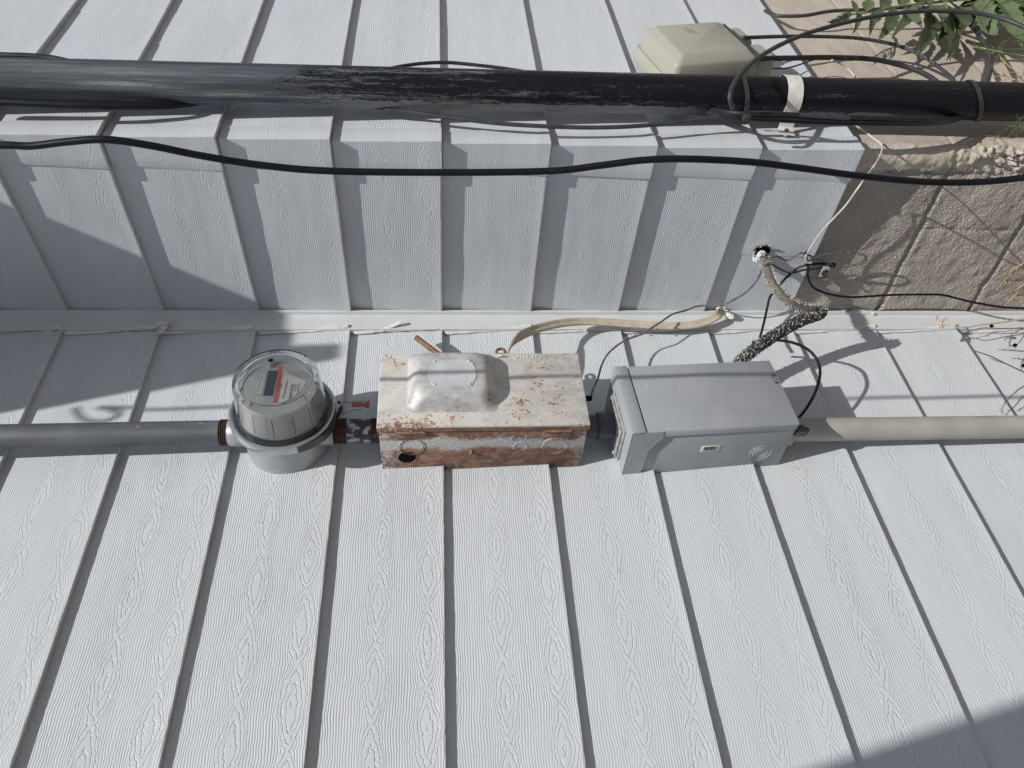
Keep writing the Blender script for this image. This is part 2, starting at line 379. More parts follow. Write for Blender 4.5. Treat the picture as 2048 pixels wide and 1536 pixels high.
def concrete(name, ca, cb, sc1=1.0):
    n = NT(name); o = n.obj(); s = n.sep(o)
    big = n.noise(o, 7, 6, .6); gr = n.noise(o, 430, 3, .7); gr2 = n.noise(o, 150, 3, .6); vo = n.vor(o, 260)
    base = n.mix(n.step(big, .3, .7), ca, cb); base = n.mix(mul(n, n.step(gr, .52, .72), .55), base, tuple(c*.5 for c in ca))
    base = n.mix(mul(n, n.step(gr2, .6, .75), .35), base, tuple(min(1, c*1.5) for c in cb))
    h = n.ma('ADD', mul(n, gr2, .0045*sc1), n.ma('ADD', mul(n, vo, .0028*sc1), mul(n, gr, .0006)))
    return n.out(base, .9, 0, n.bump(h), Specular_IOR_Level=.2)
M_blockB = concrete('rough_split_block', (.37, .335, .295), (.45, .41, .365), .95)
M_blockC = concrete('smooth_tan_block', (.46, .41, .35), (.53, .475, .41), .30)
M_soil = concrete('dry_soil', (.24, .20, .165), (.31, .265, .22), 1.5)
M_stone = simple('river_pebble', (.36, .33, .29), .6, 0, .2, 40)
M_twig = simple('dry_brown_twig', (.20, .15, .115), .8, 0, .35, 60, .001, 200)
M_straw = simple('dry_straw', (.42, .30, .14), .75, 0, .3, 60)
M_paleS = simple('pale_dead_stem', (.47, .40, .32), .75, 0, .2, 60)
def leaf_mat(name, c, c2):
    n = NT(name); o = n.obj(); f = n.noise(o, 38, 4); base = n.mix(n.step(f, .3, .7), c, c2)
    return n.out(base, .5, 0, n.bump(n.noise(o, 150, 3), .0012), Specular_IOR_Level=.4, Subsurface_Weight=.0)
M_leaf = leaf_mat('matt_green_leaf', (.078, .112, .052), (.125, .165, .085))
M_leaf2 = leaf_mat('young_green_leaf', (.11, .17, .04), (.16, .22, .07))
M_grass = leaf_mat('thin_green_grass', (.17, .24, .08), (.26, .32, .13))
def glass_mat():
    n = NT('clear_meter_cover'); n.b.inputs['Transmission Weight'].default_value = 1.0
    return n.out((.97, .975, .965), .025, 0, None, IOR=1.42)
M_glass = glass_mat()
M_face = simple('meter_grey_plastic', (.38, .395, .39), .5, 0, .05, 30)
M_mod = simple('meter_module_grey', (.40, .415, .425), .5, 0, .05, 20)
M_lcd = simple('dark_display', (.040, .050, .054), .25, 0, .1, 40)
M_red = simple('red_printed_strip', (.55, .13, .10), .5, 0, .06, 40)
M_redtag = simple('dull_red_slide', (.30, .085, .06), .5, 0, .15, 200)
M_label = simple('white_printed_label', (.62, .62, .58), .5, 0, .04, 40)
M_ink = simple('black_ink', (.035, .035, .04), .6)
M_sink = simple('dark_red_ink', (.22, .03, .025), .6)
M_roof = simple('painted_soffit', (.5, .5, .5), .6)
M_tag = simple('clear_seal_plastic', (.50, .51, .52), .35, 0, .06, 80, .0003, 200)

# ================================================================ ground
bm = B(); n_ = 60
for i in range(n_+1):
    for j in range(n_+1):
        x = -6+12*i/n_; y = -6+12*j/n_; bm.verts.new((x*4 if abs(x) > 5.9 else x, y*4 if abs(y) > 5.9 else y, GZ+.03*mn.noise(Vector((x*1.4, y*1.4, 0)))))
bm.verts.ensure_lookup_table()
for i in range(n_):
    for j in range(n_):
        a = i*(n_+1)+j; bm.faces.new([bm.verts[a], bm.verts[a+n_+1], bm.verts[a+n_+2], bm.verts[a+1]])
tag(obj('ground', bm, M_soil), 'dry bare soil below the house wall', kind='structure')

# ================================================================ house
house = empty('house', (0, 0, GZ), 'house wall corner clad in white wood-grain siding over a concrete block foundation', 'house')
KT, KB = -9, 3                       # top and bottom courses of the return and the far wall
w_dir = Vector((-.030, -.4543, 0)).normalized()     # the return wall runs slightly out of square
n_B = Vector((w_dir.y, -w_dir.x, 0)); n_B = n_B if n_B.x < 0 else -n_B
LB = math.hypot(.030, .4543)

def siding(name, o0, udir, ndir, u0, u1, k0, k1, mat, ustep=.02, seed=0, extra=0.0, label=None, joints=()):
    """lapped boards; offsets measured from the base plane through o0; butts at z = -k*S"""
    bm = B(); uvl = bm.loops.layers.uv.new('UVMap'); n = max(2, int((u1-u0)/ustep)); N = Vector(ndir); U = Vector(udir)
    us_ = sorted([u0+(u1-u0)*i/n for i in range(n+1)]+[j_+e_ for _, j_ in joints for e_ in (-.0003, .0003)]); n = len(us_)-1
    for k in range(k0, k1+1):
        zb = -k*S
        prof = [(.0010, S+.004, -.02), (.0008+T*.3, S*.70, .30), (.0008+T*.55, S*.45, .55), (T*.86, S*.12, .88), (T-.0004, .0045, .975), (T, .0026, .985), (T-.0003, .0008, .992), (T-.0018, -.0002, .996), (.0012, .0012, .999)]
        rows = []
        for i in range(n+1):
            u = us_[i]; lap = .0012*sum(1 for kj, j_ in joints if kj == k and u > j_ and u < j_+1.2)
            wv = .0011*mn.noise(Vector((u*2.3+seed, k*7.7, 1)))+.0005*mn.noise(Vector((u*11+seed, k*3.1, 4)))
            wz = .0010*mn.noise(Vector((u*1.7+seed, k*5.3, 9)))
            r = []
            for q, (o, z, vv) in enumerate(prof):
                oo = o+(wv if 1 <= q <= 7 else wv*.2)+lap
                r.append((bm.verts.new(Vector(o0)+U*u+N*oo+Vector((0, 0, zb+z+(wz if q > 2 else 0)))), u, k+60+vv))
            rows.append(r)
        for i in range(n):
            for q in range(len(prof)-1):
                a, b, c, d_ = rows[i][q], rows[i+1][q], rows[i+1][q+1], rows[i][q+1]
                f = bm.faces.new((a[0], b[0], c[0], d_[0]))
                for lp, src in zip(f.loops, (a, b, c, d_)): lp[uvl].uv = (src[1], src[2])
    bm.normal_update()
    if sum((f.normal.dot(N) for f in bm.faces)) < 0: bmesh.ops.reverse_faces(bm, faces=bm.faces[:])
    o = obj(name, bm, mat, house, smooth=True, sharp=40)
    if label: o['label'] = label
    return o
# long wall (carries the meter), its butts' outer plane is y = 0
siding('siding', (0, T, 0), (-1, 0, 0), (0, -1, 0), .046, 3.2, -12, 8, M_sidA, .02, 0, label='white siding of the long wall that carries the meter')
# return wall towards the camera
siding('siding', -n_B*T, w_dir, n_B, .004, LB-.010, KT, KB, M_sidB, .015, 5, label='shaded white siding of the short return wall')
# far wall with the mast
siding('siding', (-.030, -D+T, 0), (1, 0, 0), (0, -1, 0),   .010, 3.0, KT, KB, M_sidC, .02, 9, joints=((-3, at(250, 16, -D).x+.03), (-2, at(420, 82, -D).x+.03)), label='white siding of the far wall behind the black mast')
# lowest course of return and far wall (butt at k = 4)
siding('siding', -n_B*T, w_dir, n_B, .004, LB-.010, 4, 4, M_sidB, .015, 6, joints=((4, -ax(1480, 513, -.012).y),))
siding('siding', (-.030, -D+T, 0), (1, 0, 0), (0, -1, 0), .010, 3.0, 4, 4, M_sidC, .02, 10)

# folded corner caps, one on each course
def corner_cap(k):
    bm = B(); uvl = bm.loops.layers.uv.new('UVMap'); zb = -k*S; random.seed(k+50)
    prof = [(.0020, S*.985, 0.0), (T*.5+.001, S*.5, .5), (T*.88, S*.12, .88), (T+.0012, .004, .98), (T+.0013, -.0002, .99), (T-.001, -.0012, .995), (.0020, 0.0002, .999)]
    c0 = Vector((-.030, -D, 0))
    wB = .074+random.uniform(-.003, .003); wC = .052+random.uniform(-.003, .003)
    us = [(-wB, 0), (-wB*.96, 0), (-wB*.66, 0), (-wB*.33, 0), (-.0022, 0), (-.0005, 1), (.0005, 2), (.0022, 3), (wC*.4, 3), (wC*.96, 3), (wC, 3)]
    cols = []
    for (u, md) in us:
        cl = []
        for q, (o, z, vv) in enumerate(prof):
            o2 = o-T
            skew = .013*(z/S) if u < -.01 else (.005*(z/S) if u > .01 else 0)
            # outer edges of the cap tuck against the boards
            tuck = -.0012 if (abs(u) in (wB, wC)) else 0
            oo = o2+.0018+tuck
            cor = c0+Vector((0, 0, zb+z))+(n_B+Vector((0, -1, 0)))*oo
            if u < 0: p = cor-w_dir*(abs(u)-skew)
            else: p = cor+Vector((1, 0, 0))*(u-skew)
            cl.append((bm.verts.new(p), u if u < 0 else u+.013, k+60+vv))
        cols.append(cl)
    for i in range(len(us)-1):
        for q in range(len(prof)-1):
            a, b, c, d_ = cols[i][q], cols[i+1][q], cols[i+1][q+1], cols[i][q+1]
            f = bm.faces.new((a[0], b[0], c[0], d_[0]))
            for lp, s_ in zip(f.loops, (a, b, c, d_)): lp[uvl].uv = (s_[1], s_[2])
    if sum(f.normal.dot(n_B) for f in bm.faces) < 0: bmesh.ops.reverse_faces(bm, faces=bm.faces[:])
    o = obj('corner_cap', bm, M_cap, house, sharp=30)
for k in range(KT, 5): corner_cap(k)

# inside-corner trim: flat strip with a raised lip
bm = B(); z0, z1 = -8*S, 9*S
prof = [(.004, .010), (.004, -.0125), (-.0002, -.0135), (-.0022, -.0130), (-.0034, -.0112), (-.0040, -.0062), (-.0062, -.0048), (-.020, -.0042), (-.036, -.0038), (-.050, -.0030), (-.050, .010)]
rows = []
NZ = 90
for i in range(NZ+1):
    z = z0+(z1-z0)*i/NZ; wv = .0007*mn.noise(Vector((z*3, 1, 5)))
    rows.append([bm.verts.new((a+wv, b+wv, z)) for a, b in prof])
for i in range(NZ):
    for j in range(len(prof)-1): bm.faces.new((rows[i][j], rows[i+1][j], rows[i+1][j+1], rows[i][j+1]))
bmesh.ops.recalc_face_normals(bm, faces=bm.faces[:])
if sum(f.normal.y for f in bm.faces) > 0: bmesh.ops.reverse_faces(bm, faces=bm.faces[:])
obj('corner_trim', bm, M_trim, house, sharp=30)

# sealant beads between the trim and each long-wall board
def bead(z_top, z_bot, x_top, x_bot, lift0=0, lift1=0, r=.0050, seed=0, gap=None):
    n = 26; bm = B(); path = []
    for i in range(n+1):
        t = i/n; z = z_top+(z_bot-z_top)*t
        off = -.001-T*t*.9
        x = x_top+(x_bot-x_top)*t**1.6+.0012*mn.noise(Vector((z*60, seed, 0)))
        lift = lift0*max(0, 1-t*3)+lift1*max(0, (t-.55)/.45)**1.6
        path.append(Vector((x+lift*.4, T+off-.0035-lift, z)))
    prof_ = [(.95*r, .1*r), (.6*r, .62*r), (0, .8*r), (-.6*r, .55*r), (-1.05*r, -.05*r), (-.5*r, -.5*r), (.5*r, -.5*r)]
    sweep(bm, path, prof_, ref=(1, 0, 0), scl=lambda t: .80+.25*mn.noise(Vector((t*9, seed, 3)))+.15*math.sin(t*5+seed))
    return obj('sealant_bead', bm, M_seal, house)
spec = {-5: (-.043, .011, .3), -4: (-.044, -.044, 0), -3: (-.045, .000, 0), -2: (-.047, 0, 0), -1: (-.046, 0, 0), 0: (-.046, .004, .022), 1: (-.046, 0, 0), 2: (-.047, 0, .0), 3: (-.046, 0, 0), 4: (-.046, 0, 0), 5: (-.045, 0, .004), 6: (-.044, 0, 0), 7: (-.045, 0, 0)}
for k in range(-7, 9):
    l1 = {0: .011, -1: .002, -3: .002, -5: .006}.get(k, .0012)
    zt, zb = -(k-1)*S-.006, -k*S+.004
    if k == 0: zb = zt-.107                  # this bead has peeled and stops half way
    if k == -4: zt -= .14
    bead(zt, zb, -.0490, -.0415, .001, l1, .0066, k*1.7)
# dark open gap where the bead came loose
for k in (-5, -4, -3, 0, -6):
    bm = B(); path = []
    for i in range(15):
        t = i/14; z = -(k-1)*S-.05-(S-.056)*t; path.append(Vector((-.0480+.0012*mn.noise(Vector((z*80, k, 2))), T-.002-T*(.25+.75*t)*.95, z)))
    sweep(bm, path, [(.0026, 0), (0, .0022), (-.0026, 0), (0, -.0022)], ref=(1, 0, 0))
    obj('open_joint', bm, M_gap, house)

# foundation: one rough block face, a broken parged corner, one smooth face
def foundation():
    bm = B(); zt, zb = -.80, GZ-.05; y_c = -.432; xB = .008
    r = .020; Lb = .46; Lc = 1.7; ds = .0042; dz = .0042
    ss = []; s = 0.0
    tot = Lb-r+r*math.pi/2+Lc
    while s < tot:
        ss.append(s); s += ds if s < Lb+.45 else .012
    nz = int((zt-zb)/dz); rows = []
    seams_y = {0: -.150+.04, 1: -.245, 2: -.100, 3: -.245, 4: -.1}
    beds = [-1.038, -1.268, -1.49]
    for i, s in enumerate(ss):
        rw = []
        if s < Lb-r: base = Vector((xB, y_c+Lb-s, 0)); nv = Vector((-1, 0, 0)); side = 0
        elif s < Lb-r+r*math.pi/2:
            a = (s-(Lb-r))/r; base = Vector((xB+r-r*math.cos(a), y_c+r-r*math.sin(a), 0)); nv = Vector((-math.cos(a), -math.sin(a), 0)); side = 1
        else: base = Vector((xB+r+(s-(Lb-r)-r*math.pi/2), y_c, 0)); nv = Vector((0, -1, 0)); side = 2
        for j in range(nz+1):
            z = zt-j*dz if j*dz < .75 else zt-.75-(j*dz-.75)
            P = Vector((s, z, 0)); h = 0
            course = sum(1 for b in beds if z < b)
            if side == 0:
                h += .0022*mn.noise(P*38)+.0013*mn.noise(P*110)+.0035*mn.noise(P*8)
            else: h += .0010*mn.noise(P*30)+.0020*mn.noise(P*6)
            dj = min([abs(z-b+.0025*mn.noise(Vector((s*40, b*9, 0)))) for b in beds])
            wj = .0042 if side == 0 else .003
            depth = (.0075 if side == 0 else .0016)
            g = max(0, 1-dj/(wj*1.5)); h -= depth*min(1, g*1.6)
            if side == 0:
                yv = base.y; sy = seams_y[min(course, 4)]
                dv = abs(yv-sy+.002*mn.noise(Vector((z*40, 3, 0)))); h -= .0028*max(0, 1-dv/.005)
            elif side == 2:
                xv = base.x; vx = [.19, .60, 1.0] if course % 2 else [.40, .80, 1.2]
                dv = min(abs(xv-a_) for a_ in vx); h -= .0014*max(0, 1-dv/.004)
            # parged corner: swollen and cracked, with broken-out aggregate lower down
            dc = s-(Lb-r+r*.5)
            if -.070 < dc < .14:
                sw = math.exp(-(dc/.034)**2)
                h += sw*(.007+.006*mn.noise(Vector((z*9, 2, 7))))
                h += sw*.004*abs(mn.noise(P*60))
                edge = -.040+.014*mn.noise(Vector((z*14, 6, 0)))+.004*mn.noise(Vector((z*60, 6, 0)))
                h -= .007*max(0, 1-abs(dc-edge)/.0035)*(1 if -1.12 < z < -.90 else .25)
                brk = math.exp(-((z+1.15)/.085)**2)*math.exp(-((dc+.002)/.036)**2)
                if brk > .12:
                    vd = mn.voronoi(P*75)[0]; h += brk*(-.020+.030*(max(0, .55-vd[0]))*1.6)-.006*brk*mn.noise(P*50)
            rw.append(bm.verts.new(base+nv*h+Vector((0, 0, z))))
        rows.append((rw, side, s))
    for i in range(len(rows)-1):
        a, b = rows[i][0], rows[i+1][0]
        for j in range(nz):
            f = bm.faces.new((a[j], a[j+1], b[j+1], b[j]))
            lim = Lb-r-.020+.016*mn.noise(Vector((a[j].co.z*22, 8, 0)))+.006*mn.noise(Vector((a[j].co.z*90, 8, 0)))
            f.material_index = 0 if rows[i][2] < lim else 1
    bm.normal_update()
    if sum(f.normal.x+f.normal.y for f in bm.faces) > 0: bmesh.ops.reverse_faces(bm, faces=bm.faces[:])
    o = obj('foundation', bm, [M_blockB, M_blockC], house, sharp=75)
    o['label'] = 'concrete block foundation with a cracked, crumbling corner'
foundation()
bm = B()           # underside closure of the siding above the foundation
box(bm, .012, 3.0, -.424, -.30, -.80, -.792); box(bm, .012, .30, -.424, -.01, -.800, -.793)
obj('sill_flashing', bm, M_gap, house)
bm = B(); random.seed(4)
for i in range(9):
    z = random.gauss(-1.15, .045); t = bmesh.new(); bmesh.ops.create_icosphere(t, subdivisions=2, radius=1)
    rr = random.uniform(.0025, .0062); c = Vector((.006+random.uniform(-.004, .014), -.428+random.uniform(-.006, .03), z)); c.y = -.430 if c.x > .012 else c.y
    q = Matrix.Rotation(random.random()*6, 3, Vector((random.random(), random.random(), 1)).normalized())
    for v in t.verts: v.co = c+(q @ Vector((v.co.x*rr, v.co.y*rr*.75, v.co.z*rr*1.3)))*(1+.12*mn.noise(v.co*1.5+c*50))
    merge(bm, t)
obj('exposed_aggregate', bm, M_stone, house)['kind'] = 'stuff'
bm = B(); box(bm, -3.2, .0, .016, .06, GZ-.05, -8*S+.02, 0); obj('foundation', bm, M_blockC, house)
# roof overhang above the return and far wall; only its shadow is seen
RZ = 1.85; ex, ey = -.385-(RZ-1.3)*.23, -.585-(RZ-1.3)*.606
bm = B()
box(bm, ex, 3.2, ey, .5, RZ, RZ+.03); box(bm, ex, ex+.045, ey-.068, ey+.05, RZ-.002, RZ+.10)
box(bm, ex+.045, 3.2, ey, ey+.02, RZ+.03, RZ+.14)
obj('roof_eave', bm, M_roof, house)

# added unseen slab on posts, placed so its edge shades the lower corner
pr_ = empty('shadow_caster', (-2.6, -2.6, GZ), 'added flat slab on posts outside the view, casting the lower corner shadow', 'shadow caster')
bm = B(); box(bm, -2.6, -1.533, -2.5, -1.02, 1.70, 1.76); obj('shadow_panel', bm, M_roof, pr_)
for px_, py_ in ((-2.55, -2.45), (-1.6, -2.45), (-2.55, -1.07)):
    bm = B(); box(bm, px_-.04, px_+.04, py_-.04, py_+.04, GZ-.05, 1.70, .004); obj('shadow_panel_post', bm, M_roof, pr_)

# ================================================================ mast and its fixings
mast = empty('service_mast', (.040, -.524, GZ), 'thick weathered black steel mast pipe running up the far wall corner', 'pipe mast')
def mast_c(z):
    return Vector((.0765-.006*z, -.503, z))
bm = B(); pth = [mast_c(z) for z in [1.84-.12*i for i in range(30)] if z > GZ-.06]
sweep(bm, pth, circ(.0372, 48), ref=(1, 0, 0))
obj('pipe', bm, M_mast, mast)
def wrap(z, r, wd, th, a0, a1, tilt=0, n=36, c=None, prof=None):
    c = c or mast_c(z); pts = []
    for i in range(n+1):
        a = a0+(a1-a0)*i/n; pts.append(c+Vector((r*math.cos(a), r*math.sin(a), tilt*math.sin(a-a0))))
    return pts
# cream strap with a raised rib, from behind the mast round to a tab screwed on the wall
strap = empty('pipe_strap', at(1578, 268, -D), 'cream metal strap holding the black mast to the wall corner', 'strap')
zs = -.680; mc = mast_c(zs); rs = .0395; pts = []
for i in range(30):
    a = R_(0)-R_(196)*i/29
    pts.append(mc+Vector((rs*math.cos(a), rs*math.sin(a), .002*i/29)))
end = at(1575, 270, -D-.004)
lst = pts[-1]; tab = Vector((end.x, -D-.003, zs+.004)); mid = Vector((mc.x-rs-.002, -D-.016, zs+.003))
pts += [Vector((mc.x-rs-.0005, -D-.034, zs+.003)), Vector((mc.x-rs-.001, -D-.016, zs+.003)), Vector((mc.x-rs-.003, -D-.0065, zs+.004)), Vector((mc.x-rs-.009, -D-.0035, zs+.005)), Vector((mc.x-rs-.026, -D-.0030, zs+.007))]
W2 = .0150
prof = [(-W2, 0), (-W2*.55, .0002), (-W2*.40, .0030), (-W2*.18, .0030), (0, .0002), (W2*.92, .0003), (W2, .0016), (W2, -.0008), (-W2, -.0012)]
bm = B(); sweep(bm, catmull(pts, 2), [(a, -b) for a, b in prof], ref=(0, 0, -1)); obj('band', bm, M_cream, strap, sharp=50)
bm = B(); sc_p = Vector((mc.x-rs-.011, -D-.0045, zs+.005)); lathe(bm, [(.0001, -.004), (.003, -.0035), (.0042, -.001), (.0042, .002)], sc_p, 'y', 14); obj('screw_head', bm, M_steelbolt, strap)
def zip_tie(px, label, pts2, group):
    zc = px; t = empty('cable_tie', mast_c(zc), label, 'cable tie', group=group)
    bm = B(); sweep(bm, catmull(pts2, 4), [(-.0042, 0), (-.0042, .0016), (.0042, .0016), (.0042, 0)], ref=lambda s: (0, .05, 1)); obj('band', bm, M_nylon, t)
    return t
def ring_pts(z, r, a0, a1, n, tilt, ex_=0):
    c = mast_c(z); return [c+Vector(((r+ex_*max(0, -math.cos(a0+(a1-a0)*i/n)))*math.cos(a0+(a1-a0)*i/n), (r)*math.sin(a0+(a1-a0)*i/n), tilt*math.sin(a0+(a1-a0)*i/n))) for i in range(n+1)]
t1 = zip_tie(-.570, 'dark nylon tie cinching the cable bundle to the mast beside the beige box', ring_pts(-.583, .0395, R_(10), R_(-215), 22, -.004, .010), 'nylon ties round the black mast')
bm = B(); p = at(1493, 236, -.545); box(bm, p.x-.006, p.x+.006, p.y-.005, p.y+.004, p.z-.0065, p.z+.0065, .001); obj('lock_head', bm, M_nylon, t1)
t2 = zip_tie(-.98, 'dark nylon tie round the mast near the weeds, slanting loosely', ring_pts(-1.064, .0400, R_(10), R_(-230), 22, -.016, .002), 'nylon ties round the black mast')

# ================================================================ cables
def cable(name, pts, r, mat, label, cat='cable', n=10, seg=8, group=None):
    bm = B(); tube(bm, pts, r, n, seg)
    o = obj(name, bm, mat); return tag(o, label, cat, group)
def Ys(pts): return [at(*p) for p in pts]
# the near cable that hangs from the eave; it throws the soft line across the boxes
cx = [(-20, 292), (60, 292), (130, 284), (210, 279), (300, 291), (400, 311), (520, 330), (660, 342), (900, 345), (1100, 342), (1200, 331), (1290, 320), (1380, 318), (1500, 324), (1600, 336), (1720, 352), (1850, 364), (1960, 364), (2060, 354), (2140, 345)]
pts = []
for q in cx:
    rr = ray(*q); a = (-.262-CAM.x+.38*CAM.y)/(rr.x-.38*rr.y); pts.append(CAM+rr*a)
first = pts[0]
for z, dx in ((.62, .006), (.75, .010), (.90, .004), (1.05, .004), (1.2, .006), (1.4, .004), (1.6, .002), (1.75, 0)):
    pts.insert(0, Vector((-.545+dx, -.712, z)))
pts.insert(0, Vector((-.540, -.712, 1.85)))
last = pts[-1]; pts.append(Vector((last.x, last.y, -.95))); pts.append(Vector((last.x+.01, last.y, GZ+.01)))
cable('coaxial_cable', pts, .0042, M_black, 'loose black cable hanging free in front of the siding from the eave', n=14)
bm = B()
tube(bm, [(-.5400, -.712, 1.86), (-.548, -.712, 1.83), (-.560, -.712, 1.81), (-.575, -.712, 1.83), (-.575, -.712, 1.87), (-.560, -.712, 1.895), (-.535, -.70, 1.89)], .0045, 8, 6)
tag(obj('cable_hook', bm, M_steelbolt), 'wire hook at the eave that the near cable hangs from', 'hook')

cable('power_cable', Ys([(-60, 104, -.50), (0, 110, -.50), (60, 112, -.50), (115, 118, -.497), (200, 140, -.49)]), .0055, M_blkdull, 'black cable showing along the upper edge of the mast at far left')
cable('power_cable', Ys([(-60, 200, -.487), (0, 203, -.487), (90, 207, -.487), (200, 210, -.486), (330, 210, -.48), (420, 199, -.470), (500, 184, -.464)]), .0075, M_black, 'thick black cable tucked under the mast at far left')
cable('coaxial_cable', Ys([(700, 160, -.478), (795, 134, -.478), (880, 125, -.478), (960, 131, -.478), (1040, 142, -.478), (1120, 160, -.478)]), .0036, M_blkdull, 'black cable bowing out above the middle of the mast')
cable('coaxial_cable', Ys([(690, 195, -.475), (760, 216, -.474), (820, 224, -.474), (900, 235, -.474), (1000, 247, -.474), (1100, 253, -.475), (1200, 255, -.476), (1300, 250, -.48), (1400, 238, -.487), (1470, 228, -.50), (1540, 226, -.51), (1600, 230, -.52), (1700, 236, -.52)]), .0040, M_gcable, 'grey-black cable sagging below the middle of the mast')
for dy, yy, nm in ((0, -.520, 'uppermost'), (7, -.512, 'middle'), (13, -.503, 'lowest')):
    cable('service_cable', Ys([(1330, 196, -.466), (1400, 214+dy*.5, -.478), (1470, 226+dy*.7, yy), (1560, 228+dy, yy), (1660, 233+dy, yy), (1760, 236+dy*.9, yy), (1850, 239+dy*.7, yy+.012), (1900, 238+dy*.4, yy+.028), (1945, 229, -.474), (1990, 214, -.466)]), .0040, M_blkdull, f'{nm} of three black cables bundled under the lower mast', group='cables bundled under the mast')
cable('coaxial_cable', Ys([(1466, 216, -.545), (1460, 196, -.568), (1466, 172, -.578), (1485, 145, -.58), (1515, 117, -.575), (1560, 90, -.57), (1620, 65, -.565), (1700, 43, -.56), (1780, 28, -.56), (1860, 22, -.56), (1940, 25, -.56), (2000, 36, -.56), (2055, 58, -.56), (2120, 100, -.56)]), .0045, M_gcable, 'dark cable arching out over the mast and across the weeds', n=14)
cable('coaxial_cable', Ys([(1530, 22, -.455), (1545, 28, -.462), (1560, 32, -.468), (1610, 31, -.475), (1665, 22, -.48), (1740, 19, -.485), (1820, 15, -.49), (1870, 18, -.50), (1915, 33, -.50), (1950, 60, -.50), (1973, 95, -.50), (1982, 125, -.495), (1978, 155, -.485), (1965, 190, -.48)]), .0042, M_gcable, 'grey cable looping from the siding edge down through the weeds', n=14)
cable('coaxial_cable', Ys([(1485, 75, -.52), (1500, 75, -.515), (1560, 73, -.505), (1640, 73, -.495), (1720, 77, -.49), (1790, 90, -.485), (1845, 112, -.485), (1885, 140, -.48), (1905, 158, -.48), (1925, 190, -.475)]), .0041, M_gcable, 'black cable leaving the upper spout of the beige box')
cable('service_cable', Ys([(1510, 117, -.515), (1530, 117, -.51), (1590, 116, -.50), (1660, 115, -.49), (1740, 118, -.485), (1800, 130, -.48), (1845, 146, -.48), (1875, 165, -.475), (1900, 190, -.47)]), .0056, M_blkdull, 'thick black cable leaving the lower spout of the beige box')
cable('telephone_wire', Ys([(1505, 131, -.50), (1525, 133, -.49), (1550, 137, -.475), (1575, 136, -.472), (1600, 129, -.47), (1622, 121, -.475), (1640, 116, -.485)]), .0018, M_gcable, 'thin grey wire drooping under the beige box spout', 'wire')
cable('telephone_wire', Ys([(1664, 120, -.49), (1675, 124, -.48), (1693, 135, -.47), (1705, 147, -.465), (1712, 158, -.46), (1716, 175, -.455)]), .0021, M_wwire, 'short white wire hanging from the thick cable above the mast', 'wire')
# white wire from under the mast round the corner
P = Ys([(1700, 240, -.50), (1716, 254, -.49), (1728, 262, -.485), (1748, 277, -.48), (1762, 288, -.478), (1764, 300, -.477), (1757, 318, -.474), (1745, 336, -.468)])
P += [ax(1730, 356, -.038), ax(1712, 382, -.036), ax(1692, 410, -.036), ax(1668, 436, -.034), ax(1645, 461, -.032), ax(1626, 488, -.032), ax(1612, 511, -.034), ax(1614, 524, -.036), ax(1623, 526, -.036)]
cable('telephone_wire', P, .0019, M_wwire, 'pale wire crossing from the mast over the crumbling corner to the siding edge', 'wire', n=8)
# telephone wire from the rusty box to the hole
P = Ys([(1181, 800, -.070), (1184, 785, -.070), (1190, 770, -.068), (1197, 753, -.064), (1203, 731, -.060), (1214, 710, -.055), (1233, 692, -.048), (1252, 680, -.045), (1270, 673, -.046), (1287, 667, -.048), (1300, 658, -.050), (1323, 643, -.050), (1346, 628, -.046), (1371, 621, -.044), (1392, 613, -.046), (1412, 611, -.048), (1437, 611, -.056), (1455, 606, -.072)])
P += [ax(1490, 586, -.034), ax(1512, 563, -.045), ax(1526, 537, -.055), ax(1539, 519, -.050), ax(1553, 512.5, -.040), ax(1573, 520.5, -.034), ax(1588, 514, -.032), ax(1602, 506, -.032), ax(1624, 513, -.030), ax(1642, 521, -.026), ax(1658, 526, -.022), ax(1668, 532, -.018)]
cable('telephone_wire', P, .0021, M_wire, 'thin grey wire wandering from the rusty box to the bolted clamp', 'wire', n=8)
P = [ax(a, b, c) for a, b, c in ((1667, 531, -.018), (1690, 531, -.020), (1712, 530, -.024), (1728, 526, -.026), (1733, 517, -.028), (1725, 509, -.028), (1708, 506, -.026), (1688, 505, -.024), (1665, 507, -.024), (1645, 510, -.026), (1622, 519, -.030), (1604, 532, -.032), (1594, 537, -.032))]
cable('telephone_wire', P, .0019, M_wire, 'thin grey wire curling in a flat loop in front of the block wall', 'wire', n=8)
P = [ax(a, b, c) for a, b, c in ((1655, 527, -.016), (1632, 528, -.020), (1612, 530, -.024), (1596, 536, -.028), (1583, 546, -.030), (1566, 562, -.032), (1552, 580, -.034), (1541, 592, -.036))]+[at(*q) for q in ((1536, 608, -.055), (1530, 636, -.040), (1523, 664, -.045), (1518, 680, -.06))]
cable('coaxial_cable', P, .0028, M_black, 'thin black cable passing behind the frayed hose')
P = [ax(a, b, c) for a, b, c in ((1540, 519, -.022), (1548, 531, -.026), (1562, 539, -.028), (1580, 546, -.026), (1593, 544, -.026), (1607, 540, -.024), (1625, 539, -.018), (1644, 535.5, -.012))]
cable('telephone_wire', P, .0024, M_wire, 'short wire sagging between the wall hole and the clamp', 'wire', n=8)
P = [ax(1618, 500, -.030), ax(1612, 506, -.032), ax(1613, 518, -.030), ax(1616, 535, -.024), ax(1616, 554, -.020), ax(1626, 574, -.016), ax(1651, 586, -.015), ax(1681, 592.5, -.016), ax(1714, 594, -.018), ax(1782, 590, -.020), ax(1854, 589, -.022), ax(1885, 590, -.028), ax(1915, 597, -.034), ax(1944, 604, -.042), ax(2002, 614, -.05), ax(2060, 617, -.055), ax(2140, 620, -.06)]
cable('coaxial_cable', P, .0026, M_black, 'thin black cable running low along the block foundation to the right')
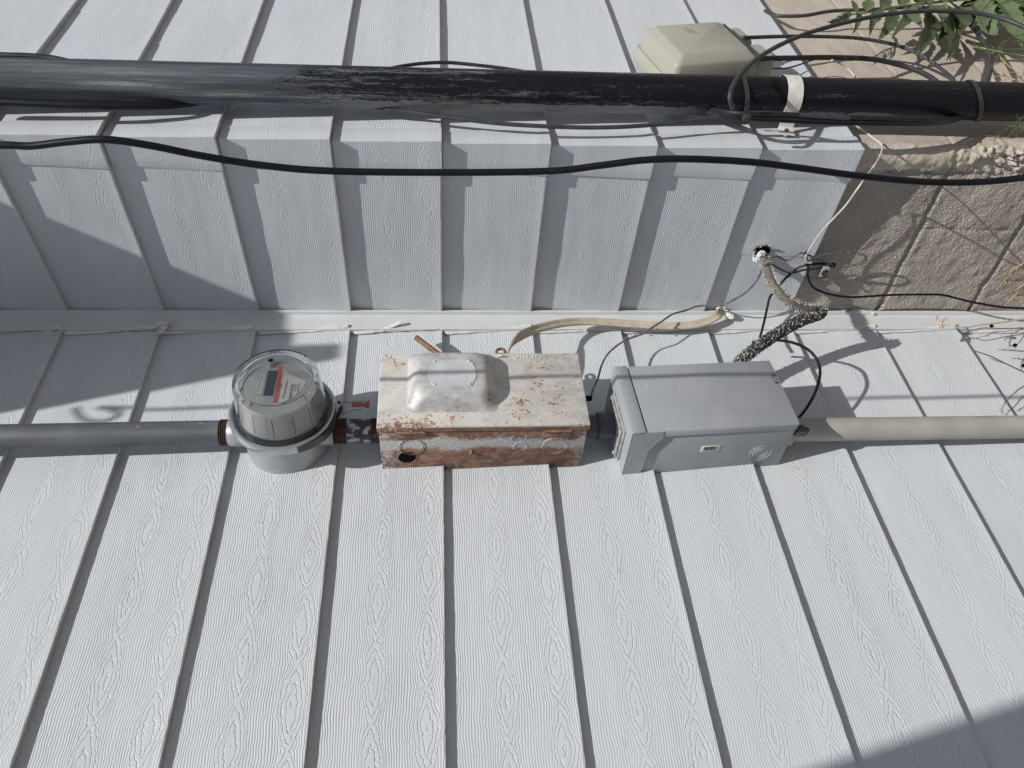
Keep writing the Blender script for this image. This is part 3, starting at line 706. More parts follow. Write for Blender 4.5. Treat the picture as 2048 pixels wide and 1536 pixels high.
# loop beside the grey box
P = [at(*q) for q in ((1505, 684, -.07), (1530, 681, -.085), (1562, 681, -.095), (1591, 687, -.10), (1617, 700, -.098), (1633, 718, -.092), (1640, 740, -.085), (1637, 765, -.075), (1627, 792, -.065), (1611, 819, -.055), (1594, 839, -.048), (1580, 852, -.045))]
cable('coaxial_cable', P, .0030, M_black, 'glossy black cable looping beside the smooth grey box', n=12)

# tan flat cable
P = [at(*q) for q in ((1008, 740, -.085), (1013, 712, -.088), (1018, 698, -.088), (1026, 684, -.085), (1042, 671, -.078), (1064, 661, -.066), (1090, 653, -.055), (1125, 646, -.043), (1165, 643, -.033), (1210, 644, -.027), (1260, 648, -.024), (1310, 651, -.023), (1360, 652, -.023), (1395, 648, -.024), (1420, 640, -.026), (1436, 630, -.028), (1443, 622, -.020), (1447, 616, -.006))]
def refv(s):
    a = Vector((.05, -1, -.3)); b = Vector((1, -.15, 0)); t = min(1, max(0, (s-.10)/.22)); return a.lerp(b, t*t*(3-2*t))
Wt, Tt = .0098, .0030
prof = [(-Wt, -Tt*.5), (-Wt, Tt*.5), (-Wt*.8, Tt), (-Wt*.15, Tt), (0, Tt*.75), (Wt*.15, Tt), (Wt*.8, Tt), (Wt, Tt*.5), (Wt, -Tt*.5), (Wt*.8, -Tt), (-Wt*.8, -Tt)]
bm = B(); sweep(bm, catmull(P, 8), prof, ref=refv)
nm = empty('flat_cable', P[8], 'tan flat cable bowing from the rusty box top up to the corner', 'cable')
obj('jacket', bm, M_tan, nm)
for q in ((1225, 653.5), (1259, 655), (1314, 657), (1352, 655.5)):
    bm = B(); p = at(*q, -.029); lathe(bm, [(.0001, -.0008), (.0014, -.0006), (.0016, .003)], p, 'y', 10); obj('nail_head', bm, M_rustbit, nm)

# ================================================================ left riser conduit
CXL, CYL = -.3815, -.049
def thread(name, z0, z1, r, c, parent, mat=M_thread):
    bm = B(); n = max(4, int(abs(z1-z0)/.0016)); pf = []
    for i in range(n+1): pf.append((r+(.0010 if i % 2 else -.0012), z0+(z1-z0)*i/n))
    lathe(bm, pf, (c[0], c[1], 0), 'z', 40); o = obj(name, bm, mat, parent, sharp=80); return o
cl = empty('riser_conduit', (CXL, CYL, .42), 'grey steel riser conduit entering the meter socket from above', 'conduit')
bm = B(); lathe(bm, [(.0228, .412), (.0228, 2.0)], (CXL-.0, CYL, 0), 'z', 48, cap0=True)
for v in bm.verts: v.co.x += -.004*(v.co.z-.41)/.4 if v.co.z > .5 else 0
obj('pipe', bm, M_cond, cl)
thread('pipe_thread', .394, .414, .0236, (CXL, CYL), cl)

# ================================================================ meter
mx, mz = -.3600, .2975
meter = empty('electric_meter', (mx, 0, mz), 'round electric meter under a clear dome on a grey wall socket', 'electric meter')
mc_ = (mx, 0, mz)
bm = B(); lathe(bm, [(.080, .011), (.0800, -.066), (.0812, -.072), (.086, -.074)], mc_, 'y', 96); obj('socket_can', bm, M_sock, meter)
bm = B(); lathe(bm, [(.085, -.070), (.0965, -.0715), (.0975, -.074), (.0975, -.0865), (.0960, -.0895), (.0925, -.0905), (.0895, -.089), (.0885, -.085), (.084, -.083), (.070, -.083)], mc_, 'y', 96)
ring = obj('sealing_ring', bm, M_ring, meter, sharp=28)
bm = B(); lathe(bm, [(.0880, -.0838), (.080, -.0842), (.079, -.092), (.0775, -.092)], mc_, 'y', 96); obj('rubber_gasket', bm, M_pvcgrey, ring)
# hubs
bm = B(); lathe(bm, [(.027, .372), (.027, .392), (.0245, .396), (.0245, .398)], (CXL, CYL, 0), 'z', 40); obj('hub', bm, M_sock, meter)
bm = B(); lathe(bm, [(.0262, .205), (.0275, .222), (.0275, .235)], (CXL, CYL, 0), 'z', 40); obj('hub', bm, M_sock, meter)
# ring latch and holes
bm = B(); pts = []
for i in range(22):
    a = R_(-118)+R_(58)*i/21; rr = .0995+.004*math.sin(i/21*math.pi)+(.012*max(0, (i-17)/4) if i > 17 else 0); pts.append(Vector((mx+rr*math.sin(a+math.pi/2), -.079, mz+rr*math.cos(a+math.pi/2)*-1)))
pts = []
for i in range(24):
    a = R_(-68)+R_(74)*i/23                     # angle from straight down (-z) towards +x
    rr = .0990+.0035*math.sin(i/23*math.pi)+(.010*((i-19)/4)**1.0 if i > 19 else 0); pts.append(Vector((mx+rr*math.sin(a)+0, -.0795, mz-rr*math.cos(a))))
sweep(bm, catmull(pts, 2), [(-.0075, 0), (-.0075, .0022), (.0075, .0022), (.0075, 0)], ref=(0, 1, 0)); latch = obj('ring_latch', bm, M_latch, ring)
for a in (-6, 4, 13):
    bm = B(); aa = R_(a); p = Vector((mx+.1035*math.sin(aa), -.080, mz-.1035*math.cos(aa))); t = bmesh.new(); bmesh.ops.create_icosphere(t, subdivisions=2, radius=.0034)
    for v in t.verts: v.co += p
    merge(bm, t); obj('latch_rivet', bm, M_latch, latch)
# inner module, face and printed matter
yf = -.148
bm = B(); lathe(bm, [(.0765, -.084), (.0755, -.100), (.0715, -.142), (.0705, yf), (.0685, yf-.002), (.0625, yf-.002), (.0610, yf), (.0001, yf)], mc_, 'y', 96)
mod = obj('meter_module', bm, M_mod, meter)
for a in (150, 178, 206, 232):
    bm = B(); aa = R_(a); d0 = Vector((math.cos(aa), 0, math.sin(aa)))
    sweep(bm, [Vector(mc_)+d0*.0760+Vector((0, -.098, 0)), Vector(mc_)+d0*.0722+Vector((0, -.140, 0))], [(-.0007, 0), (0, .0005), (.0007, 0)], ref=d0.cross(Vector((0, 1, 0))), cap=False)
    obj('module_seam', bm, M_dark, mod)
def face_poly(name, pxs, lift, mat, parent=mod):
    bm = B(); pts = [at(x_, y_, yf-lift) for x_, y_ in pxs]; poly(bm, pts); 
    bm.normal_update()
    if bm.faces[:][0].normal.y > 0: bmesh.ops.reverse_faces(bm, faces=bm.faces[:])
    for f in bm.faces[:]:
        r_ = bmesh.ops.extrude_face_region(bm, geom=[f]); 
        for v in r_['geom']:
            if isinstance(v, bmesh.types.BMVert): v.co.y += .0004
    return obj(name, bm, mat, parent, smooth=False)
fan = [(558, 731), (567, 732), (572, 741), (582, 750), (596, 757), (613, 763), (606, 776), (596, 787), (584, 796), (570, 803), (555, 808), (546, 809)]
face_poly('print_label', fan, .0010, M_label)
face_poly('barcode_sticker', [(521.5, 748.5), (531.5, 748.5), (523, 788.5), (512.5, 788.0)], .0010, M_label)
face_poly('display', [(536.5, 742), (556, 742), (545.5, 792), (526.5, 792)], .0012, M_lcd)
face_poly('display_frame', [(534, 739.5), (558, 739.5), (547, 795), (523, 795)], .0006, M_face)
face_poly('red_strip', [(557.5, 731), (567, 732), (556, 806), (546, 807)], .0018, M_red)
def marks(name, quads, lift, mat, parent=mod):
    bm = B()
    for q in quads:
        f = poly(bm, [at(x_, y_, yf-lift) for x_, y_ in q])
    bm.normal_update()
    for f in bm.faces[:]:
        if f.normal.y > 0: bmesh.ops.reverse_faces(bm, faces=[f])
    return obj(name, bm, mat, parent, smooth=False)
random.seed(11)
def barcode(p0, p1, wv, n, seed):
    """bars across a strip running p0->p1 with half width vector wv (photo pixels)"""
    random.seed(seed); t = 0; out = []
    while t < 1:
        w_ = random.choice((.012, .02, .03)); g = random.choice((.012, .02, .028))
        a = [p0[i]+(p1[i]-p0[i])*t for i in (0, 1)]; b = [p0[i]+(p1[i]-p0[i])*min(1, t+w_) for i in (0, 1)]
        out.append([(a[0]-wv[0], a[1]-wv[1]), (a[0]+wv[0], a[1]+wv[1]), (b[0]+wv[0], b[1]+wv[1]), (b[0]-wv[0], b[1]-wv[1])]); t += w_+g
    return out
bars = barcode((575.5, 760), (566.5, 797), (1.6, .1), 0, 3)+barcode((523.8, 751.5), (516, 784.5), (1.1, .1), 0, 5)
marks('printed_barcode', barcode((575.5, 760), (566.5, 797), (1.6, .1), 0, 3), .0016, M_ink)
marks('printed_barcode', barcode((523.8, 751.5), (516, 784.5), (1.1, .1), 0, 5), .0016, M_ink)
def text(name, s, p, size, mat, parent, up, rgt, lift=.0004, extr=.0001):
    """flat lettering; rgt = reading direction, up = top of letters"""
    cu = bpy.data.curves.new(name, 'FONT'); cu.body = s; cu.size = size; cu.align_x = 'CENTER'; cu.align_y = 'CENTER'; cu.extrude = extr; cu.resolution_u = 3
    o = bpy.data.objects.new(name, cu); col.objects.link(o)
    dg = bpy.context.evaluated_depsgraph_get(); me = bpy.data.meshes.new_from_object(o.evaluated_get(dg)); bpy.data.objects.remove(o); bpy.data.curves.remove(cu)
    rgt = Vector(rgt).normalized(); up = Vector(up); up = (up-rgt*up.dot(rgt)).normalized(); nn = rgt.cross(up)
    m = Matrix((rgt, up, nn)).transposed().to_4x4(); rt = root_of(parent); m.translation = Vector(p)-rt.location if rt.rotation_euler.y == 0 else Vector(p)
    me.transform(m); me.materials.append(mat)
    q = bpy.data.objects.new(name, me); col.objects.link(q); q.parent = parent; return q
RX, UZ = (1, 0, 0), (0, 0, 1)
text('printed_number', '20502 MCN3', at(583, 783, yf-.0016), .0068, M_ink, mod, UZ, RX)
text('printed_number', 'Type L2S', at(590, 777, yf-.0016), .0045, M_ink, mod, UZ, RX)
text('printed_number', '240V 3W 60Hz', at(597, 776, yf-.0016), .0038, M_ink, mod, UZ, RX)
text('printed_number', 'CL200', at(562.5, 773, yf-.0016), .0040, M_ink, mod, UZ, RX)
text('printed_warning', 'NOT FOR RESALE', at(556.8, 769, yf-.0024), .0056, M_sink, mod, UZ, RX)
# optical port
op = at(542, 722, yf-.012)
bm = B(); lathe(bm, [(.0045, yf+.0), (.0075, yf-.001), (.0068, yf-.010), (.0066, yf-.013), (.0048, yf-.0132)], (op.x, 0, op.z), 'y', 28); obj('optical_port', bm, M_face, mod)
bm = B(); lathe(bm, [(.0001, yf-.0128), (.0050, yf-.0130), (.0050, yf-.008)], (op.x, 0, op.z), 'y', 28); obj('port_lens', bm, M_dark, mod)
# clear dome
bm = B()
po = [(.0872, -.086), (.0866, -.090), (.0840, -.092), (.0815, -.100), (.0792, -.135), (.0774, -.158), (.0766, -.166), (.0745, -.1712), (.0705, -.1728), (.0670, -.1708), (.0650, -.1698), (.0620, -.1698), (.030, -.1702), (.0001, -.1704)]
pi_ = [(max(.0001, r_-.0022), h+(.0020 if r_ < .075 else .0004)) for r_, h in po]
lathe(bm, po+pi_[::-1], mc_, 'y', 96)
obj('glass_cover', bm, M_glass, meter, sharp=60)
for a in (38, 128, 218, 308):
    bm = B(); aa = R_(a+12); d0 = Vector((math.cos(aa), 0, math.sin(aa)))
    sweep(bm, catmull([Vector(mc_)+d0*.0680+Vector((0, -.1720, 0)), Vector(mc_)+d0*.0722+Vector((0, -.1732, 0)), Vector(mc_)+d0*.0772+Vector((0, -.166, 0))], 4), circ(.0007, 6))
    obj('cover_notch', bm, M_pvcgrey, meter)
# seal tag hanging from the latch
st = empty('seal_tag', at(715, 800, -.080), 'clear seal tag with a red slide wired to the meter ring latch', 'seal tag')
bm = B()
def ytag(*q): return at(q[0], q[1], -.082)
c4 = [ytag(705, 805), ytag(737, 799), ytag(741, 801), ytag(743, 817), ytag(741, 820), ytag(704, 824), ytag(702, 822), ytag(703, 806)]
bm = B(); a_, b_ = ytag(701, 812.5), ytag(743, 809.5)
zc1, zc0 = ytag(702, 813).z, ytag(742, 810).z; xm = ytag(722, 811).x
box(bm, xm-.0125, xm+.0125, -.0835, -.0815, zc0, zc1, .0009); 
box(bm, xm-.0125, xm-.0105, -.0845, -.0834, zc0, zc1, .0004); box(bm, xm+.0105, xm+.0125, -.0845, -.0834, zc0, zc1, .0004); box(bm, xm-.0125, xm+.0125, -.0845, -.0834, zc0, zc0+.0015, .0004)
obj('case', bm, M_tag, st)
bm = B(); box(bm, xm-.0045, xm+.0040, -.0852, -.0836, zc0+.004, zc1-.001, .0005); box(bm, xm-.008, xm+.008, -.0850, -.0836, zc0+.003, zc0+.010, .0005); obj('red_slide', bm, M_redtag, st)
bm = B(); tube(bm, [at(678, 806, -.084), at(688, 804, -.086), at(702, 805.5, -.085), at(725, 803, -.0845)], .0006, 6); tube(bm, [at(678, 821, -.084), at(686, 827, -.086), at(695, 826, -.085), at(703, 821, -.0845), at(725, 819, -.0845)], .0006, 6)
obj('seal_wire', bm, M_latch, st)

# ================================================================ nipple between meter and rusty box
nip = empty('pipe_nipple', (CXL, CYL, .16), 'short dark pipe nipple with peeling paint between the meter and rusty box', 'pipe')
thread('pipe_thread', .180, .203, .0240, (CXL, CYL), nip); thread('pipe_thread', .118, .136, .0236, (CXL, CYL), nip)
bm = B(); lathe(bm, [(.0222, .183), (.0232, .181), (.0232, .135), (.0222, .133)], (CXL, CYL, 0), 'z', 44, cap0=True, cap1=True); obj('barrel', bm, M_nip, nip)

# ================================================================ rusty box
bx0, bx1, bz0, bz1, byf = -.4335, -.2470, -.2685, .1195, -.1215
rb = empty('breaker_box', ((bx0+bx1)/2, byf/2, (bz0+bz1)/2), 'rusty white metal box with a bulging lid beside the meter', 'electrical box')
ox, oy, oz = rb.location
bm = B()
s = .003; ko = [((824, 893), .0235), ((1041, 893), .0125), ((1109.5, 892), .0235)]
box(bm, bx0+s, bx1-s, -.104, .011, bz0+s, bz1-s, .0015); body = obj('body', bm, M_body, rb)
bm = B(); box(bm, bx0, bx1, byf, -.1045, bz0, bz1, .0022, 3); lid = obj('lid', bm, M_lid, rb)
# bulge
def rrect(cx_, cz_, hw, hh, r, n=8):
    out = []
    for (sx, sz, a0) in ((1, 1, 0), (-1, 1, 90), (-1, -1, 180), (1, -1, 270)):
        for i in range(n+1):
            a = R_(a0+90*i/n); out.append((cx_+sx*(hw-r)+r*math.cos(a), cz_+sz*(hh-r)+r*math.sin(a)))
    return out
bm = B(); cxb, czb = -.3260, -.0165
# half width, half height, corner radius, depth, centre x
lv = [(.0750, .0845, .016, byf-.0004, -.3260), (.0735, .0830, .018, byf-.0012, -.3260), (.0705, .0800, .022, byf-.0050, -.3255), (.0640, .0750, .026, byf-.0150, -.3265), (.0595, .0715, .027, byf-.0215, -.3270), (.0540, .0660, .026, byf-.0265, -.3275), (.0470, .0590, .022, byf-.0290, -.3275), (.0420, .0540, .018, byf-.0294, -.3275)]
prev = None; rings = []
for hw, hh, r, y, cxx in lv:
    rings.append([bm.verts.new((a, y, b)) for a, b in rrect(cxx, czb, hw, hh, r)])
for a, b in zip(rings, rings[1:]):
    for i in range(len(a)): bm.faces.new((a[i], a[(i+1) % len(a)], b[(i+1) % len(a)], b[i]))
bm.faces.new(rings[-1]); bmesh.ops.recalc_face_normals(bm, faces=bm.faces[:])
if sum(f.normal.y*f.calc_area() for f in bm.faces) > 0: bmesh.ops.reverse_faces(bm, faces=bm.faces[:])
bulge = obj('lid_bulge', bm, M_bulge, lid, sharp=50)
# blank plate with scalloped ends
yp = byf-.0294; a_, b_ = at(866, 721, yp), at(943, 772, yp); pc = (a_+b_)/2; bm = B(); out = []
hw, hh = abs(a_.x-b_.x)/2, abs(a_.z-b_.z)/2
for i in range(11): out.append((pc.x-hw+2*hw*i/10*1.0, 0, pc.z+hh+.010*math.sin(math.pi*i/10)))
for i in range(11): out.append((pc.x+hw-2*hw*i/10, 0, pc.z-hh-.010*math.sin(math.pi*i/10)))
prism(bm, [(a, byf-.0292, c) for a, b, c in out], (0, -.0012, 0)); plate = obj('blank_plate', bm, M_plate, lid, smooth=False)
for sx in (-1, 1):
    for sz in (-1, 1): bm = B(); lathe(bm, [(.0001, -.0028), (.0018, -.0024), (.0024, -.001), (.0024, .001)], (pc.x+sx*(hw-.004), byf-.0296, pc.z+sz*(hh-.003)), 'y', 12); obj('rivet', bm, M_plate, plate)
# raised marks on the lid's top edge
bm = B()
def torus(bm, c, R, r, axis='y', n=28, m=6, a0=0, a1=360):
    pts = [Vector((R*math.cos(R_(a0+(a1-a0)*i/n)), 0, R*math.sin(R_(a0+(a1-a0)*i/n)))) for i in range(n+1)]
    if axis == 'x': pts = [Vector((0, p.x, p.z)) for p in pts]
    sweep(bm, [Vector(c)+p for p in pts], circ(r, m), cap=False)
p = at(776, 710, byf); torus(bm, (p.x-.004, byf, p.z), .0055, .0012); obj('embossed_mark', bm, M_lid, lid); bm = B()
for i, dx in enumerate((0, .010, .016, .022, .034, .040)):
    p = at(1032, 711.5, byf); zz = p.z-dx
    if i == 0: torus(bm, (p.x-.003, byf, zz), .0045, .0010)
    else: box(bm, p.x-.006, p.x+.001, byf-.0008, byf+.001, zz-.0018, zz+.0018, .0004)
obj('embossed_mark', bm, M_lid, lid)
# knockouts, open hole, screw on the side that faces the viewer
xs = bx0+s
for q, rr in ko:
    bm = B(); p = ax(q[0], q[1], xs); torus(bm, (xs, p.y, p.z), rr, .0011, 'x', 40); torus(bm, (xs, p.y, p.z), rr*.86, .0008, 'x', 40); obj('knockout_ring', bm, M_body, body)
p = ax(814.6, 914, xs); bm = B(); lathe(bm, [(.0001, -.0006), (.0165, -.0006), (.0170, -.0014), (.0178, -.0012), (.0182, .001)], (xs, p.y, p.z), 'x', 36)
for f in bm.faces: f.material_index = 0 if (f.calc_center_median()-Vector((xs, p.y, p.z))).length < .0162 else 1
obj('open_hole', bm, [M_dark, M_body], body)  # closed disc, its middle coloured near-black to read as an unlit interior
p = ax(943, 903, xs); bm = B(); lathe(bm, [(.0001, -.009), (.0040, -.0085), (.0048, -.006), (.0042, -.002), (.0050, .001)], (xs, p.y, p.z), 'x', 14); obj('screw', bm, M_rustbit, body)
for q0, q1 in ((789, 852), (1085, 1142)):
    a = ax(q0, 870, xs); b = ax(q1, 870, xs); bm = B()
    box(bm, xs-.0028, xs+.001, -.1035, -.086, b.z, a.z, .0008); tube(bm, [(xs-.0035, -.1035, a.z-.002), (xs-.0035, -.1035, b.z+.002)], .0026, 10)
    obj('hinge', bm, M_body, body)
# hasp eye on the top edge
p = at(1001.7, 704, byf+.004); bm = B()
torus(bm, (p.x, p.y, p.z), .0090, .0028, 'y', 24, 8); box(bm, bx1-.001, p.x-.004, p.y-.002, p.y+.003, p.z-.009, p.z+.009, .0008)
obj('hasp_eye', bm, M_rustbit, lid)
bm = B(); p = at(1002, 713, byf-.002); tube(bm, [(p.x, p.y, p.z+.008), (p.x-.001, p.y-.003, p.z), (p.x, p.y, p.z-.008)], .0022, 8); obj('hasp_pin', bm, M_lid, lid)
# black fitting on the far end
fit = empty('cable_connector', (-.345, -.066, bz0), 'small black cable connector on the lower end of the rusty box', 'connector')
p = at(1180, 800, -.070); bm = B(); lathe(bm, [(.0062, bz0+.006), (.0062, bz0-.003), (.0078, bz0-.004), (.0078, bz0-.010), (.0062, bz0-.011), (.0052, bz0-.022), (.0030, bz0-.024)], (p.x+.004, p.y, 0), 'z', 20)
box(bm, p.x+.010, p.x+.016, p.y-.003, p.y+.003, bz0-.012, bz0-.002, .001); tag(obj('body', bm, M_dark, fit))

# copper rod standing behind the box
rp = [at(832, 675, -.030), at(905, 729, -.030)]
rod = empty('ground_rod', rp[0], 'rusty brown rod sticking up behind the rusty box', 'rod')
bm = B(); rp[1] = rp[0]+(rp[1]-rp[0])*1.15; tube(bm, rp, .0060, 14, 4); obj('shaft', bm, M_rustbit, rod)
bm = B(); dr = (rp[0]-rp[1]).normalized(); sweep(bm, [rp[0]-dr*.002, rp[0]+dr*.0006], circ(.0058, 14)); obj('cut_end', bm, M_cream, rod)

# ================================================================ adapter between the boxes
ad = empty('conduit_adapter', (-.375, -.048, bz0-.02), 'dark grey plastic conduit adapter between the rusty and smooth grey boxes', 'conduit adapter')
bm = B(); lathe(bm, [(.0225, bz0+.006), (.0225, -.296), (.0262, -.297), (.0275, -.300), (.0275, -.3055), (.0262, -.308), (.0262, -.326), (.030, -.334), (.030, -.345)], (-.378, -.050, 0), 'z', 44, cap1=True)
obj('body', bm, M_pvcgrey, ad)

# ================================================================ grey box (hangs slightly askew)
gb = empty('junction_box', (-.3605, 0, -.5), 'smooth grey metal box with a sliding cover and barcode sticker', 'junction box', rot=(0, R_(-3.0), 0))
hx, hz = .0830, .1595; dF = -.1185
bm = B(); box(bm, -hx, hx-.001, dF+.004, .008, -hz+.001, hz-.004, .0012); gbody = obj('body', bm, M_grey, gb, local=True)
bm = B()   # sliding cover with down-turned edges
zt = hz-.026
box(bm, -hx-.0025, hx+.0005, dF-.001, dF+.0035, -hz, zt, .0012); box(bm, -hx-.0030, -hx-.0012, dF+.0005, dF+.014, -hz+.002, zt-.020, .0006); box(bm, -hx, hx, dF-.0005, dF+.014, -hz-.0016, -hz+.0004, .0006)
cov = obj('sliding_cover', bm, M_grey, gb, local=True)
bm = B(); box(bm, .020, .044, dF-.0016, dF+.001, -hz+.003, -hz+.0085, .0004); obj('latch_slot', bm, M_dark, cov, local=True)
bm = B(); box(bm, .023, .041, dF-.0019, dF+.001, -hz+.0045, -hz+.0070, .0002); obj('latch_tab', bm, M_grey, cov, local=True)
bm = B()   # rain hood over the top, with side cheeks
box(bm, -hx-.0040, hx+.001, dF-.003, dF+.003, zt+.0022, hz+.0015, .0012)
box(bm, -hx-.004, hx+.001, dF, .010, hz, hz+.0028, .0008)
ch = [(-hx-.0040, dF-.001, hz+.002), (-hx-.0040, dF-.001, zt-.030), (-hx-.0040, dF+.016, zt-.033), (-hx-.0040, dF+.052, zt-.012), (-hx-.0040, .004, zt-.008), (-hx-.0040, .006, hz+.002)]
prism(bm, ch, (.0018, 0, 0)); hood = obj('rain_hood', bm, M_grey, gb, local=True, sharp=25)
bm = B(); pts = [Vector((-hx-.0042, dF+.006, zt-.028)), Vector((-hx-.0042, dF+.046, zt-.004)), Vector((-hx-.0042, dF+.058, zt+.012)), Vector((-hx-.0042, .000, zt+.014))]
sweep(bm, catmull(pts, 5), [(-.003, 0), (0, .0016), (.003, 0)], cap=False, closed=False, ref=(0, 0, 1)); obj('pressed_rib', bm, M_grey, hood, local=True)
def gl(px, py):      # photo point on the box's viewer-side face, in box coordinates
    p = ax(px, py, -.4415); v = Matrix.Rotation(-R_(-3.0), 3, 'Y') @ (p-Vector((-.3605, 0, -.5))); return v
sx_ = -hx-.0004
c = gl(1522, 909); bm = B()
for rr in (.0215, .0150, .0095): torus(bm, (sx_+.0004, c.y, c.z), rr, .0010, 'x', 44)
obj('knockout_ring', bm, M_grey, gbody, local=True)
c = gl(1420, 895); bm = B(); box(bm, sx_-.0006, sx_+.0004, c.y-.0085, c.y+.0085, c.z-.0185, c.z+.0185, .0003); stk = obj('barcode_sticker', bm, M_label, gbody, local=True)
bm = B(); random.seed(8); z = c.z+.0135
while z > c.z-.010:
    w_ = random.choice((.0005, .0009, .0015)); box(bm, sx_-.0009, sx_-.0005, c.y-.0058, c.y+.0050, z-w_, z); z -= w_+random.choice((.0004, .0007, .0010))
obj('printed_bars', bm, M_ink, stk, local=True)
bm = B()
for (za, zb_, ya, yb) in ((.092, .078, -.1202, -.1202), (.085, .080, -.1202, -.1202)):
    pass
sweep(bm, [Vector((-hx+.008, dF-.0015, .098)), Vector((-hx+.014, dF-.0015, .078))], circ(.0005, 5)); sweep(bm, [Vector((-hx+.0015, dF-.0015, .094)), Vector((-hx+.002, dF-.0015, .088))], circ(.0009, 5))
obj('scratch', bm, M_cream, cov, local=True)
# hub gasket plate on the top end
bm = B(); box(bm, -.058, .044, -.090, -.004, hz+.0028, hz+.0075, .0015); box(bm, -.054, .040, -.086, -.008, hz+.0075, hz+.0130, .002)
for sx in (-.046, .032):
    for sy in (-.080, -.016): lathe(bm, [(.0045, hz+.012), (.0050, hz+.0145), (.0030, hz+.0165), (.0001, hz+.017)], (sx, sy, 0), 'z', 12)
for v in bm.verts: v.co += Vector((.0006*mn.noise(v.co*200), .0006*mn.noise(v.co*210+Vector((3, 0, 0))), 0))
obj('hub_plate', bm, M_hub, gbody, local=True)

# ================================================================ right PVC conduit
CXR, CYR = -.3845, -.0395
cr = empty('plastic_conduit', (CXR, CYR, -.66), 'faded tan plastic conduit running down from the smooth grey box', 'conduit')
bm = B(); lathe(bm, [(.0235, -.664), (.0235, GZ+.01)], (CXR, CYR, 0), 'z', 48, cap0=True); obj('pipe', bm, M_pvc, cr)
bm = B(); lathe(bm, [(.0280, -.655), (.0285, -.672), (.0280, -.684), (.0240, -.686)], (CXR-.004, CYR, 0), 'z', 40); obj('coupling_collar', bm, M_tan, cr)
bm = B(); t = bmesh.new(); bmesh.ops.create_icosphere(t, subdivisions=3, radius=1); p = at(1600, 862, -.085)
for v in t.verts: v.co = p+Vector((v.co.x*.009, v.co.y*.012, v.co.z*.016))*(1+.35*mn.noise(v.co*2))
merge(bm, t); tag(obj('putty_lump', bm, M_pvcgrey, cr))

# ================================================================ frayed hose from the hole in the return wall
hose = empty('flexible_hose', at(1640, 620, -.14), 'frayed flexible hose looping from a hole in the siding to the grey box', 'hose')
H = [ax(1526, 505, .004), at(1528, 520, -.186), at(1536, 546, -.180), at(1548, 572, -.174), at(1564, 592, -.168), at(1583, 607, -.160), at(1605, 617, -.152), at(1625, 619, -.146), at(1641, 619, -.140)]
H2 = [at(1641, 619, -.140), at(1640, 627, -.134), at(1622, 634, -.128), at(1598, 643, -.119), at(1560, 664, -.103), at(1528, 685, -.090), at(1500, 705, -.078), at(1482, 722, -.068), at(1474, 736, -.060), at(1470, 760, -.050)]
bm = B(); tube(bm, H[:8], .0092, 16, 8); obj('rubber_core', bm, M_core, hose)
bm = B(); random.seed(2); path = catmull(H2, 12)
rings = sweep(bm, path, circ(.0132, 22))
for i, rg in enumerate(rings):
    for v in rg:
        c_ = path[i]; d_ = (v.co-c_); v.co = c_+d_*(1+.10*mn.noise(v.co*130)+.05*math.sin(i*2.1))
obj('tarred_sleeve', bm, M_hose, hose)
# ragged foam: strands standing off the sides of the core and tufts at the sleeve
bm = B(); random.seed(5); pth = catmull(H, 14)
def tuft(c, d, L, w):
    t = bmesh.new(); bmesh.ops.create_icosphere(t, subdivisions=1, radius=1); q = d.to_track_quat('Z', 'Y').to_matrix()
    sd = random.random()*99
    for v in t.verts:
        tap = 1-.6*(v.co.z*.5+.5); v.co = c+q @ Vector((v.co.x*w*tap, v.co.y*w*tap, v.co.z*L))*(1+.5*mn.noise(v.co*2+Vector((sd, 0, 0))))
    merge(bm, t)
viewd = (Vector((.7, .7, 0))).normalized()
for i in range(6, len(pth)-1):
    tg = (pth[i+1]-pth[i-1]).normalized(); side = tg.cross(viewd).normalized()
    for sgn in (-1, 1):
        for _ in range(random.choice((2, 5, 9, 11))):
            a = random.uniform(-.9, .9); d_ = (side*sgn*math.cos(a)+side.cross(tg)*math.sin(a)).normalized()+tg*random.uniform(-.7, .7)
            d_.normalize()
            if d_.dot(-viewd) < -.30: continue
            tuft(pth[i]+tg*random.uniform(-.003, .003)+d_*.0086, d_, random.choice((.003, .004, .006, .009))*random.uniform(.7, 1.2), random.uniform(.0008, .0021))
for i in list(range(0, 9))+list(range(60, len(path)-10, 1)):
    p_ = path[i]; tg = (path[i+1]-path[max(0, i-1)]).normalized(); side = tg.cross(viewd).normalized()
    for _ in range(5):
        a = random.uniform(0, 6.28); d_ = side*math.cos(a)+side.cross(tg)*math.sin(a); tuft(p_+d_*.0125, (d_+tg*random.uniform(-.6, .6)).normalized(), random.uniform(.002, .0055), random.uniform(.001, .002))
obj('ragged_foam', bm, M_foam, hose)
# hole and caulk in the return wall
hp = ax(1524, 506, -.0125)
hole = empty('wall_hole_sealant', hp, 'torn hole in the siding stuffed with white sealant where the hose enters', 'sealant')
def blob(bm, c, sx, sy, sz, amp=.35, fr=1.8, seed=0, sub=3):
    t = bmesh.new(); bmesh.ops.create_icosphere(t, subdivisions=sub, radius=1)
    for v in t.verts:
        k_ = 1+amp*mn.noise(v.co*fr+Vector((seed, 0, 0)))+amp*.4*mn.noise(v.co*fr*3.3+Vector((seed, 5, 0))); v.co = Vector(c)+Vector((v.co.x*sx, v.co.y*sy, v.co.z*sz))*k_
    merge(bm, t)
bm = B(); blob(bm, hp+Vector((.001, -.004, .001)), .003, .0150, .0170, .3, 1.6, 3); obj('torn_opening', bm, M_dark, hole)
bm = B()
for i in range(15):
    a = random.uniform(0, 6.28); blob(bm, hp+Vector((-.007+random.uniform(-.004, .004), .005+.011*math.sin(a), .014*math.cos(a)-.002)), .005, random.uniform(.003, .008), random.uniform(.004, .009), .6, 2, i)
